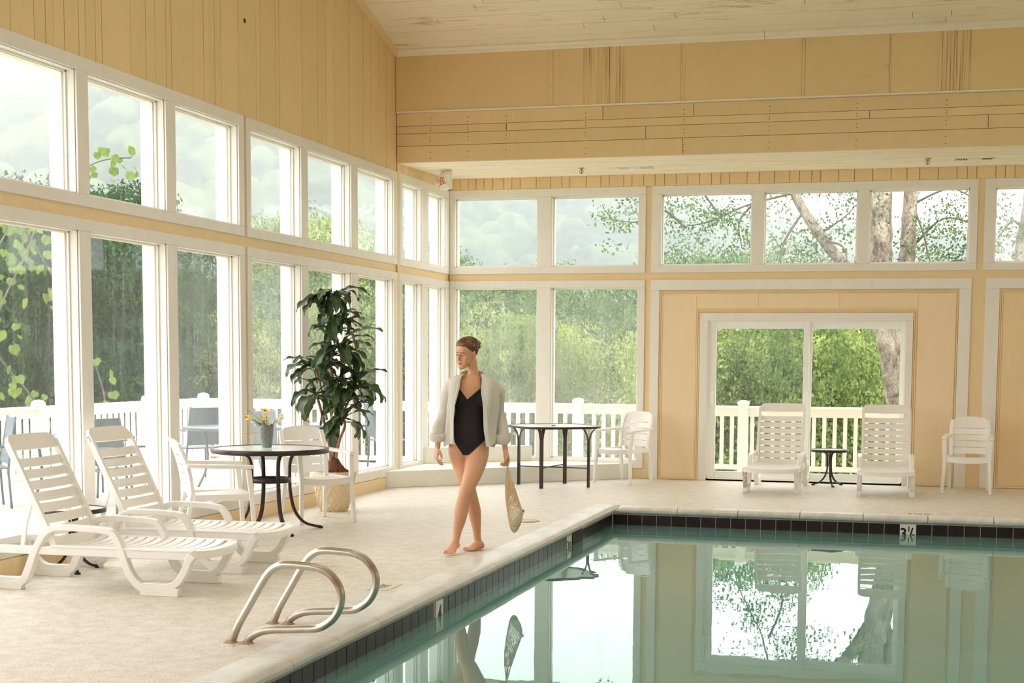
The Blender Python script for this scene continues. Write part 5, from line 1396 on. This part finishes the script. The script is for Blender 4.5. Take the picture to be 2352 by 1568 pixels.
# her right leg (standing, behind)
limb([(w(1056, 1014, -.02), .080, .088), (w(1054, 1032, -.03), .086, .096), (w(1060, 1060, -.02), .080, .088), (w(1068, 1090, -.0), .068, .074), (w(1076, 1115, .01), .057, .060), (w(1080, 1130, .01), .052, .055), (w(1085, 1150, -.02), .052, .055),
      (w(1090, 1172, -.05), .052, .058), (w(1093, 1195, -.08), .044, .048), (w(1095.5, 1218, -.10), .033, .036), (w(1097, 1236, -.11), .030, .035), (w(1099, 1244, -.115), .032, .040), (w(1100, 1250, -.115), .030, .040)])
def foot(ankle, toe, heel, lift, wd=.042):
    """sole from heel to toe; toe, heel = (u, v, b)"""
    H, T, A = w(*heel), w(*toe), w(*ankle); d = (T-H); L_ = d.length; d.normalize(); side = d.cross(Vector((0, 0, 1))).normalized(); upv = side.cross(d)
    st = []
    for f, rx, ry in ((.0, .022, .020), (.06, .030, .030), (.18, .033, .040), (.36, .034, .040), (.55, .040, .028), (.72, .046, .019), (.82, .045, .014), (.88, .036, .010)):
        st.append((H+d*(L_*f)+upv*(ry*.95), rx, ry))
    rg = []
    for c, rx, ry in st: rg.append([c+side*(rx*math.cos(2*PI*k/16))+upv*(ry*math.sin(2*PI*k/16)) for k in range(16)])
    bm.rings(rg)
    loft(bm, [(A, .030, .034), (A*.6+(H+d*L_*.2+upv*.04)*.4, .032, .038), (H+d*(L_*.28)+upv*.03, .03, .036)], 14)
    return H, d, side, upv, L_
def toes(F, big):    # five toes of unequal length; big = side of the big toe (+1/-1 along `side`)
    H, d, side, upv, L_ = F
    for k, (off, ln, r) in enumerate(((.034, .052, .0125), (.0125, .049, .0082), (-.006, .043, .0078), (-.023, .036, .0073), (-.039, .029, .0068))):
        c = H+d*(L_*.80)+side*(off*big)
        bm.tube([c+upv*(.012), c+d*(ln*.55)+upv*(r*1.25), c+d*(ln*.85)+upv*(r*1.0), c+d*(ln+.004)+upv*(r*.8)], [r, r*1.02, r*.98, r*.55], 10)
F1 = foot((1046, 1246, .135), (1031, 1272.5, .285), (1050, 1258, .085), 0); toes(F1, 1)
F2 = foot((1099, 1243, -.115), (1075, 1264.8, .015), (1108.5, 1258, -.15), 0); toes(F2, 1)
# hands
def finger(mb, pts, r0, r1):
    P = smooth_path(pts, 4); n = len(P); mb.tube(P, [r0+(r1-r0)*i/(n-1) for i in range(n)], 10)
    mb.ell(P[-1], (r1, r1, r1), 8, 6)
    # knuckle fullness
    for q in (P[n//3], P[2*n//3]): mb.ell(q, (r0*.98, r0*.98, r0*.9), 8, 6)
def hand(W_, palm, side, cur, mb, spread=1.):
    """W_ wrist, palm dir, side dir (towards thumb), cur dir (towards which fingers curl)"""
    W_, palm, side, cur = Vector(W_), Vector(palm).normalized(), Vector(side).normalized(), Vector(cur).normalized()
    rg = []
    for f, rx, ry in ((-.012, .022, .016), (.01, .028, .016), (.035, .036, .0165), (.06, .040, .015), (.078, .039, .012), (.084, .034, .009)):
        c = W_+palm*f; rg.append([c+side*(rx*math.cos(2*PI*k/16))+cur*(ry*math.sin(2*PI*k/16)) for k in range(16)])
    mb.rings(rg)
    return W_, palm, side, cur
# relaxed hand on the picture's left: seen from the thumb side
Wd, p_, s_, c_ = hand(w(1004.5, 1026, .065), (-.12, -.10, -1), (.35, -.93, .05), (.93, .35, 0), bm)
for k, (so_, L1_, L2_, L3_, cu) in enumerate(((.028, .040, .024, .019, .55), (.0095, .044, .028, .021, .75), (-.0095, .041, .026, .020, .9), (-.027, .032, .020, .017, 1.05))):
    b0 = Wd+p_*.074+s_*so_; a1, a2, a3 = cu*.55, cu*1.25, cu*1.7
    dd = lambda a_: p_*math.cos(a_)+c_*math.sin(a_)
    q1 = b0+dd(a1)*L1_; q2 = q1+dd(a2)*L2_; q3 = q2+dd(a3)*L3_
    finger(bm, [b0-p_*.012, b0, b0+dd(a1*.6)*L1_*.5, q1, q2, q3], .0085 if k < 3 else .0075, .0062 if k < 3 else .0055)
finger(bm, [Wd+p_*.016+s_*.018, Wd+p_*.034+s_*.036+c_*.012, Wd+p_*.062+s_*.043+c_*.026, Wd+p_*.088+s_*.040+c_*.034], .0125, .007)
# hand on the right closes round the bag handles
Wd, p_, s_, c_ = hand(w(1161, 1034, .045), (.16, -.06, -1), (.55, -.83, .08), (-.83, -.55, 0), bm)
GR = Wd+p_*.098+c_*.030         # where the handles pass
for k, (so_, L1_, L2_, L3_) in enumerate(((.028, .042, .026, .020), (.0095, .044, .028, .021), (-.0095, .042, .026, .020), (-.027, .033, .021, .017))):
    b0 = Wd+p_*.074+s_*so_; dd = lambda a_: p_*math.cos(a_)+c_*math.sin(a_)
    q1 = b0+dd(.45)*L1_; q2 = q1+dd(1.55)*L2_; q3 = q2+dd(2.6)*L3_
    finger(bm, [b0-p_*.012, b0, b0+dd(.3)*L1_*.55, q1, q2, q3], .0085 if k < 3 else .0075, .0064 if k < 3 else .0056)
finger(bm, [Wd+p_*.016+s_*.018, Wd+p_*.040+s_*.034+c_*.014, Wd+p_*.070+s_*.030+c_*.030, Wd+p_*.094+s_*.014+c_*.036], .0125, .0072)
# head: built in its own frame (x = her left, y = back of head, z = up), then turned towards the picture's left and down
HM = Matrix.Rotation(math.radians(-40), 4, 'Z') @ Matrix.Rotation(math.radians(11), 4, 'X') @ Matrix.Rotation(math.radians(4), 4, 'Y')
HC = w(1071, 812, .022); HT = Matrix.Translation(HC) @ HM
HS = [(-.112, .012, -.084, -.066), (-.106, .026, -.091, -.045), (-.094, .037, -.094, -.020), (-.080, .046, -.091, .010), (-.062, .053, -.087, .035), (-.042, .059, -.085, .056), (-.022, .0635, -.083, .074), (-.002, .067, -.0805, .087), (.010, .069, -.080, .092),
      (.024, .071, -.085, .097), (.042, .073, -.086, .101), (.060, .073, -.081, .102), (.080, .069, -.068, .097), (.098, .060, -.049, .086), (.112, .044, -.026, .066), (.121, .022, 0.002, .042)]
HZ = [h[0] for h in HS]
def head_pt(th, z, off=0.):
    wx, yf, yb = [float(np.interp(z, HZ, [h[i] for h in HS])) for i in (1, 2, 3)]
    yc = yf*.25+yb*.35 if z > -.06 else (yf+yb)/2
    c_, s_ = math.cos(th), math.sin(th)
    x = (wx+off)*math.copysign(abs(c_)**.92, c_); y = yc+((yb-yc+off) if s_ > 0 else (yc-yf+off))*math.copysign(abs(s_)**.9, s_)
    return Vector((x, y, z))
hb = MB()
hb.rings([[head_pt(2*PI*k/32, z) for k in range(32)] for z in np.linspace(-.111, .120, 30)])
def hell(c, r, n=20, m=14, rot=None): hb.ell(c, r, n, m, rot)
for s2 in (-1, 1):
    hell((s2*.040, -.056, -.016), (.021, .020, .016), 12, 8)    # cheek bones
    hell((s2*.034, -.056, -.045), (.024, .026, .030), 14, 10)
    hell((s2*.026, -.0815, .027), (.019, .007, .006), 12, 8)    # brow ridge
    hell((s2*.0085, -.0945, -.033), (.0065, .0075, .0055), 8, 6)  # nostril wings
    hell((s2*.076, .010, -.004), (.009, .016, .029), 12, 8, Matrix.Rotation(s2*.45, 3, 'Z'))     # ears
    hell((s2*.026, -.0745, .005), (.0145, .0095, .0095), 12, 8)   # eyelids
hb.tube([(0, -.080, .022), (0, -.089, .004), (0, -.098, -.016), (0, -.1035, -.028)], [.006, .007, .0085, .0085], 10)
hell((0, -.0945, -.033), (.009, .010, .007), 10, 8)
hell((0, -.0875, -.0555), (.018, .008, .006), 14, 8); hell((0, -.0865, -.0655), (.015, .008, .0065), 14, 8)   # lips
hell((0, -.085, -.093), (.016, .012, .013), 12, 8)
bm.add([HT @ Vector(v) for v in hb.v], hb.f)
raw = bm.build('body', SKIN, wm)
md = raw.modifiers.new('remesh', 'REMESH'); md.mode = 'VOXEL'; md.voxel_size = .0042; md.use_smooth_shade = True
sm = raw.modifiers.new('smooth', 'SMOOTH'); sm.factor = .5; sm.iterations = 3
dg = bpy.context.evaluated_depsgraph_get(); dg.update()
me = bpy.data.meshes.new_from_object(raw.evaluated_get(dg))
raw.modifiers.clear(); old = raw.data; raw.data = me; bpy.data.meshes.remove(old)
me.materials.clear(); me.materials.append(SKIN); me.polygons.foreach_set('use_smooth', [True]*len(me.polygons))
body = raw
# swimsuit: the body's own surface between cut planes, lifted outward
def suit():
    b_ = bmesh.new(); b_.from_mesh(body.data)
    x0, x1 = -.22, .22
    zt, zb2 = w(0, 868).z, w(0, 1041.5).z
    kill = [v for v in b_.verts if not (zb2 < v.co.z < zt and -.175 < v.co.x < .17)]
    bmesh.ops.delete(b_, geom=kill, context='VERTS')
    def cut(p, nrm, cond=lambda c: True):
        g = [e for e in b_.verts[:]]+b_.edges[:]+b_.faces[:]
        bmesh.ops.bisect_plane(b_, geom=g, plane_co=p, plane_no=nrm, dist=1e-6)
        nn = Vector(nrm); pp_ = Vector(p)
        return [f for f in b_.faces if (f.calc_center_median()-pp_).dot(nn) > 0 and cond(f.calc_center_median())]
    # leg openings, front: from the hip down to the crotch
    for a, c in (((1044, 1003), (1067, 1041)), ((1116, 1001), (1073, 1041))):
        A_, C_ = w(*a), w(*c); d = (C_-A_); nrm = Vector((-d.z, 0, d.x)) if False else Vector((d.z, 0, -d.x))
        if nrm.z > 0: nrm = -nrm
        nrm.normalize()
        # planes tilt back so that the seat stays covered
        nrm2 = (nrm+Vector((0, .12, 0))).normalized()
        bmesh.ops.delete(b_, geom=cut(A_, nrm2, lambda c_, s=a[0]: (c_.x < 0.0) == (s < 1070)), context='FACES')
    # V neck
    V = w(1074, 915)
    for q in ((1055, 891), (1103, 890)):
        Q = w(*q); d = Q-V; nrm = Vector((d.z, 0, -d.x)); 
        if nrm.z < 0: nrm = -nrm
        # region above both lines
    fl = []
    for f in b_.faces: pass
    L_, R_ = w(1056, 891), w(1103, 890)
    def inV(c):
        if c.y > .02: return c.z > w(0, 905).z
        tL = (c.z-V.z)/(L_.z-V.z); tR = (c.z-V.z)/(R_.z-V.z)
        return c.z > V.z and c.x > V.x+(L_.x-V.x)*tL and c.x < V.x+(R_.x-V.x)*tR
    for P_, Q_ in ((V, L_), (V, R_)):
        d = Q_-P_; g = b_.verts[:]+b_.edges[:]+b_.faces[:]; bmesh.ops.bisect_plane(b_, geom=g, plane_co=P_, plane_no=Vector((d.z, 0, -d.x)), dist=1e-6)
    bmesh.ops.delete(b_, geom=[f for f in b_.faces if inV(f.calc_center_median())], context='FACES')
    # arm holes / straps: nothing outside the strap lines
    for P_, Q_, sg in ((w(1043, 912), w(1054, 886), -1), (w(1113, 912), w(1105, 886), 1)):
        d = Q_-P_; n_ = Vector((d.z, 0, -d.x)); n_ = n_ if n_.x*sg > 0 else -n_
        bmesh.ops.delete(b_, geom=cut(P_, n_, lambda c_: c_.z > w(0, 914).z), context='FACES')
    bmesh.ops.delete(b_, geom=[v for v in b_.verts if v.co.z > w(0, 886).z], context='VERTS')
    b_.normal_update()
    for v in b_.verts: v.co += v.normal*.0045
    for _ in range(2): bmesh.ops.smooth_vert(b_, verts=[v for v in b_.verts if not v.is_boundary], factor=.5, use_axis_x=True, use_axis_y=True, use_axis_z=True)
    m_ = bpy.data.meshes.new('swimsuit'); b_.to_mesh(m_); b_.free(); m_.materials.append(SUIT); m_.polygons.foreach_set('use_smooth', [True]*len(m_.polygons))
    o = bpy.data.objects.new('swimsuit', m_); COL.objects.link(o); o.parent = wm
    so_ = o.modifiers.new('thick', 'SOLIDIFY'); so_.thickness = .0025; so_.offset = -1
    o['label'] = 'black one-piece swimsuit with a V neck'
    for a, c in (((1054.5, 889, .088), (1056, 868, .058)), ((1104, 889, .088), (1104, 868, .058))):
        P = smooth_path([w(*a), w((a[0]+c[0])/2, (a[1]+c[1])/2, (a[2]+c[2])/2+.006), w(*c), w(c[0]+(-3 if c[0] < 1080 else 3), c[1]-1, 0)], 4)
        MB().tube(P, .003, 6).build('strap', SUIT, o, smooth=True)
suit()
# eyes, brows, lips, hair
EYE = M('eye_white', 'D8D0C8', .2); IRIS = M('dark_iris', '2E2018', .2); BROW = M('brow_brown', '5A3A26', .8); LIP = M('lip_rose', 'B9655A', .4)
def hp(p): return HT @ Vector(p)
for s2 in (-1, 1):
    o = MB().ell((0, 0, 0), (.0105, .0065, .0048), 14, 10, HM.to_3x3()).build('eye', EYE, wm, smooth=True); o.location = hp((s2*.0262, -.0800, .0042))
    MB().ell(hp((s2*.0262-.0015, -.0850, .0040))-o.location, (.0048, .0024, .0044), 10, 8, HM.to_3x3()).build('iris', IRIS, o, smooth=True)
    MB().tube([hp(q)-o.location for q in ((s2*.0155, -.0835, .0060), (s2*.026, -.0868, .0092), (s2*.0375, -.080, .0060))], .0013, 6).build('lash_line', IRIS, o, smooth=True)
    MB().tube([hp(q) for q in ((s2*.010, -.0915, .0235), (s2*.018, -.0925, .0275), (s2*.028, -.0910, .0300), (s2*.037, -.0855, .0285), (s2*.046, -.0770, .0240))], [.0014, .0020, .0020, .0016, .0008], 6).build('eyebrow', BROW, wm, smooth=True)
MB().ell(hp((0, -.0925, -.0562)), (.017, .0045, .0034), 14, 8, HM.to_3x3()).build('lip', LIP, wm, smooth=True)
MB().ell(hp((0, -.0912, -.0648)), (.014, .0050, .0040), 14, 8, HM.to_3x3()).build('lip', LIP, wm, smooth=True)
hr = MB(); rg = []
def hairline(th):
    s_ = math.sin(th)      # -1 front, +1 back
    return float(np.interp(s_, [-1, -.8, -.55, -.3, -.08, .12, .4, 1], [.074, .070, .052, .030, .012, .018, -.030, -.052]))
for i in range(22):      # hair swept back from the hairline to the crown
    t_ = i/21; ring = []
    for k in range(64):
        th = 2*PI*k/64; z = .119+(hairline(th)-.119)*t_**.9
        off = .0125*(1-t_**3.2)-.0012*(t_**3.2)+.0013*math.sin(th*22+t_*4)*(1 if t_ > .1 else 0)*(1-t_**6)
        p = head_pt(th, z, off); p.z += .009*(1-t_)**.5+.004*max(0, math.sin(th))*(1-t_); ring.append(HT @ p)
    rg.append(ring)
hr.rings(rg, True)
ho = hr.build('hair', HAIR, wm, smooth=True)
bn = MB(); bn.ell(hp((-.0, .118, .055)), (.036, .032, .034), 16, 12, HM.to_3x3()); 
for k in range(5): bn.tube([hp((-.0+.034*math.cos(a_)*(.7+.1*k), .118+.02*math.sin(a_+k), .055+.034*math.sin(a_)*(.7+.1*k))) for a_ in [2*PI*j/12 for j in range(12)]], .006, 6)
bn.build('bun', HAIR, ho, smooth=True)
for s2 in (-1, 1): MB().ell(hp((s2*.080, .006, -.036)), (.004, .004, .004), 8, 6).build('earring', M('pearl', 'F0EAE0', .2), wm, smooth=True)
# ------------------------------------------------------------------ open linen shirt
def fold(p, amp, s=1.):
    n = mnoise.noise(Vector((p.x*16*s, p.y*16*s, p.z*4.5*s)))+.5*mnoise.noise(Vector((p.x*38*s, p.y*38*s, p.z*11*s+5)))
    return n*amp
def finish_cloth(mb, name, par, th=.0022, mat=None, sub=1):
    o = mb.build(name, mat or LINEN, par, smooth=True)
    if sub: s_ = o.modifiers.new('sub', 'SUBSURF'); s_.levels = sub; s_.render_levels = sub
    m_ = o.modifiers.new('thick', 'SOLIDIFY'); m_.thickness = th; m_.offset = 0
    return o
rows = [(857.5, 1061, 1110, 1069, 1101, .030, .060), (860, 1052, 1119, 1064, 1104, .050, .070), (864, 1042, 1130, 1060, 1106, .072, .082), (869, 1033, 1139, 1058, 1106, .090, .090), (876, 1029, 1143, 1057, 1106, .105, .098), (886, 1028, 1144, 1056, 1105, .118, .104), (900, 1028, 1144, 1053, 1105, .128, .108), (915, 1028, 1144, 1050, 1108, .130, .108),
        (935, 1027, 1144, 1046, 1110, .124, .104), (955, 1026, 1144, 1045, 1111, .118, .104), (975, 1025, 1143, 1046, 1112, .120, .110), (992, 1023, 1142, 1047, 1114, .126, .122), (1008, 1021, 1141, 1047, 1117, .132, .132), (1018, 1022, 1139, 1048, 1118, .134, .134), (1021, 1023, 1138, 1048, 1118.5, .134, .134)]
NC = 44; V = []
for r, (v, uL, uR, eL, eR, bf, bb) in enumerate(rows):
    c = (uL+uR)/2
    ctl = [w(eL, v, bf), w((eL*.45+uL*.55), v, bf*.92), w(uL+1.5, v, bf*.45), w(uL, v, -bb*.15), w(uL*.8+c*.2, v, -bb*.78), w((uL+c)/2, v, -bb), w(c, v, -bb*1.02), w((uR+c)/2, v, -bb), w(uR*.8+c*.2, v, -bb*.78), w(uR, v, -bb*.15), w(uR-1.5, v, bf*.45), w((eR*.45+uR*.55), v, bf*.92), w(eR, v, bf)]
    P = smooth_path(ctl, 4)
    f = r/(len(rows)-1)
    for k, p in enumerate(P):
        q = p-w(c, v, 0); q.z = 0
        if q.length > 1e-6: q.normalize()
        hemz = .012*math.sin(k*.5)*max(0, f-.8)*5
        V.append(p+q*(fold(p, .005+.020*f)+.012*min(1, .25+f)*math.sin(k*1.15+2.5*mnoise.noise(Vector((k*.3, f*2, 0)))))+Vector((0, 0, hemz)))
n = len(P); F = [(r*n+k, r*n+k+1, (r+1)*n+k+1, (r+1)*n+k) for r in range(len(rows)-1) for k in range(n-1)]
mb = MB(); mb.v = [tuple(p) for p in V]; mb.f = F; mb.mi = [0]*len(F)
shirt = finish_cloth(mb, 'shirt', wm); shirt['label'] = 'open long-sleeved white linen shirt with rolled cuffs'
def sleeve(st, cuff):
    S = lerp_st(st, 5); mb = MB(); rg = []; C = [s[0] for s in S]; N_ = 26
    for i, (c, rx, ry) in enumerate(S):
        t = (C[min(i+1, len(C)-1)]-C[max(i-1, 0)]).normalized(); fx = (Vector((1, 0, 0))-t*t.x).normalized(); fy = t.cross(fx); f = i/len(S)
        ring = []
        for k in range(N_):
            a_ = 2*PI*k/N_; d = fx*math.cos(a_)*rx+fy*math.sin(a_)*ry; p = c+d
            wr_ = mnoise.noise(Vector((p.x*9, p.y*9, p.z*26+k*.1)))*.010+fold(p, .009)
            ring.append(p+d.normalized()*wr_)
        rg.append(ring)
    mb.rings(rg, False); o = finish_cloth(mb, 'sleeve', shirt)
    S = cuff; mb = MB(); rg = []; N_ = 28
    for i, (c, rx, ry) in enumerate(S):
        ring = []
        for k in range(N_):
            a_ = 2*PI*k/N_; p = c+Vector((math.cos(a_)*rx, math.sin(a_)*ry, .008*math.sin(a_*2+1)+.006*math.cos(a_))); ring.append(p+Vector((math.cos(a_), math.sin(a_), 0))*(mnoise.noise(p*30)*.008))
        rg.append(ring)
    mb.rings(rg, False); finish_cloth(mb, 'cuff', shirt, .004)
sleeve([(w(1050, 874, 0), .040, .050), (w(1041, 881, 0), .052, .062), (w(1031, 895, -.01), .056, .062), (w(1025, 915, -.02), .047, .052), (w(1019, 942, -.03), .040, .048), (w(1014, 965, -.01), .046, .050), (w(1008, 985, .015), .058, .058), (w(1007, 1000, .03), .060, .056), (w(1007, 1006, .04), .056, .050)],
       [(w(1007, 996, .035), .058, .055), (w(1007, 992, .035), .066, .060), (w(1007.5, 995, .038), .073, .064), (w(1007.5, 1002, .042), .075, .062), (w(1007.5, 1009, .046), .066, .055), (w(1006.5, 1013, .05), .050, .045), (w(1006, 1009, .05), .044, .040), (w(1006, 1003, .045), .045, .042)])
sleeve([(w(1121, 874, 0), .040, .050), (w(1130, 881, 0), .052, .062), (w(1140, 897, -.01), .054, .062), (w(1144, 918, -.03), .045, .052), (w(1147.5, 943, -.04), .037, .046), (w(1150, 965, -.03), .040, .048), (w(1153, 985, -.005), .047, .052), (w(1154.5, 1000, .015), .058, .056), (w(1154.5, 1008, .022), .054, .050)],
       [(w(1154.5, 997, .015), .056, .055), (w(1154, 994, .015), .063, .060), (w(1153.5, 998, .018), .069, .062), (w(1153.5, 1006, .022), .070, .060), (w(1154.5, 1014, .027), .062, .053), (w(1156.5, 1018, .03), .046, .042), (w(1157, 1013, .03), .040, .038), (w(1157, 1007, .03), .042, .040)])
# collar: folded strips either side of the neck, placket edges
for sg, pts in ((-1, [(1098, 852, -.075), (1072, 850, -.062), (1061, 854, -.01), (1058, 862, .045), (1053, 878, .095)]), (1, [(1074, 852, -.075), (1098, 850, -.062), (1109, 855, -.01), (1108, 864, .045), (1106, 878, .095)])):
    mb = MB(); rg = []
    P = smooth_path([w(*q) for q in pts], 4); m_ = len(P)
    for i, p in enumerate(P):
        f = i/(m_-1); ou = Vector((sg*(.024+.022*f), -.006, -.030-.035*f*f)); up_ = Vector((0, 0, .018*(1-f)))
        rg.append([p+Vector((sg*-.002, 0, -.02)), p+up_, p+up_*.8+ou*.4, p+ou])
    V = [v for r in rg for v in r]; mb.v = [tuple(v) for v in V]; mb.f = [(i*4+j, i*4+j+1, (i+1)*4+j+1, (i+1)*4+j) for i in range(m_-1) for j in range(3)]; mb.mi = [0]*len(mb.f)
    finish_cloth(mb, 'collar', shirt, .0025)

# ------------------------------------------------------------------ string bag and bottle
bgc = M('natural_cotton_string', 'ECD3AA', .9, var=.15, vscale=60)
WRM = Matrix.Translation(WO) @ Matrix.Rotation(WR, 4, 'Z')
hold = WRM @ GR
bag = thing('string_bag', 'natural cotton string bag hanging from the woman\'s hand', 'bag', hold, WR)
ob = GR.copy()
def bp_(u, v, b=0.): return w(u, v, b)-ob
hz = .045
rowsb = [(1100, 1161, 1176), (1112, 1160.5, 1181), (1130, 1160.5, 1187), (1150, 1162, 1193), (1165, 1164, 1199), (1178, 1166, 1202), (1192, 1168.5, 1200), (1205, 1171, 1195), (1215, 1174, 1190), (1221, 1179, 1185)]
def bag_pt(a_, f):
    x = f*(len(rowsb)-1); i = min(int(x), len(rowsb)-2); q = x-i
    v, l, r = [rowsb[i][k]*(1-q)+rowsb[i+1][k]*q for k in range(3)]
    cx_, rx = (l+r)/2, (r-l)/2/S_; ry = min(rx, .012+.05*math.sin(PI*min(1, f*.95+.12)))
    p = bp_(cx_, v, hz); return p+Vector((rx*math.cos(a_), ry*math.sin(a_), 0))
mb = MB(); NT_ = 30
for sg in (-1, 1):
    for k in range(NT_):
        P = [bag_pt(2*PI*k/NT_+sg*f*2.6*f, f) for f in [i/26 for i in range(27)]]
        mb.tube(P, .0013, 4)
mb.build('net', bgc, bag)
mb = MB()
for k in range(26):
    a_ = 2*PI*k/26; P = [bag_pt(a_, f) for f in (0, .1, .25, .4, .55)]; mb.tube(P, [.0022, .002, .0016, .0012, .0006], 4)
mb.tube([bag_pt(2*PI*k/24, 0.0) for k in range(24)], .0032, 5, closed=True, up=(0, 0, 1))
mb.build('gathered_top', bgc, bag)
for sg, (ua, ub) in ((-1, (1161.5, 1167)), (1, (1170, 1175.5))):
    for e_, uu in enumerate((ua, ub)):
        P = smooth_path([bp_(1166.3, 1061.5, hz), bp_(1165.8+sg*.6, 1068, hz), bp_(1166+(uu-1166)*.5, 1083, hz+sg*.004), bp_(uu, 1101, hz+sg*.006)], 4)
        MB().tube(P, [.0048+.0012*math.sin(i) for i in range(len(P))], 7, ry=.003).build('handle', bgc, bag, smooth=True)
MB().tube(smooth_path([Vector((0, 0, 0))+Vector((-.030, .0, -.012)), Vector((-.012, 0, .006)), Vector((.008, 0, .004)), Vector((.022, 0, -.020))], 4), .007, 8).build('handle_loop', bgc, bag, smooth=True)
bg_ = NT('pale_green_bottle_glass'); bg_.b.inputs['Base Color'].default_value = hexc('CFE6D6'); bg_.b.inputs['Roughness'].default_value = .08; bg_.b.inputs['Alpha'].default_value = .55; bg_.b.inputs['Specular IOR Level'].default_value = .9
bt_p, bt_q = WRM @ w(1180, 1214, hz), WRM @ w(1202, 1171, hz)
bo = thing('bottle', 'pale green glass bottle with a cork lying in the bottom of the string bag', 'bottle', bt_p)
bo.rotation_mode = 'QUATERNION'; bo.rotation_quaternion = (bt_q-bt_p).to_track_quat('Z', 'Y')
L_ = (bt_q-bt_p).length
MB().lathe([(0, 0), (.028, 0), (.031, .006), (.031, L_*.48), (.027, L_*.58), (.014, L_*.72), (.0115, L_*.9), (.0135, L_*.92), (.0135, L_*.97), (.0, L_*.97)], 24, cap=False).build('glass', bg_.m, bo, smooth=True)
MB().lathe([(0, L_*.96), (.010, L_*.96), (.011, L_*1.05), (0, L_*1.05)], 14, cap=False).build('cork', M('cork_tan', 'A87A3E', .8, var=.3, vscale=90), bo, smooth=True)
# ------------------------------------------------------------------ summer haze over the valley
hz_ = bpy.data.materials.new('valley_haze'); hz_.use_nodes = True; nt_ = hz_.node_tree; nt_.nodes.remove(nt_.nodes['Principled BSDF'])
vs_ = nt_.nodes.new('ShaderNodeVolumeScatter'); vs_.inputs['Density'].default_value = .0019; vs_.inputs['Color'].default_value = (.92, .90, 1, 1); vs_.inputs['Anisotropy'].default_value = .2
nt_.links.new(vs_.outputs[0], nt_.nodes['Material Output'].inputs['Volume'])
HZO = MB().box(-330, 26, -5.9, 330, 430, 160).build('valley_haze', hz_); tag(HZO, 'pale summer haze lying over the valley and the mountain', 'haze', kind='stuff')
SC.cycles.volume_step_rate = 4
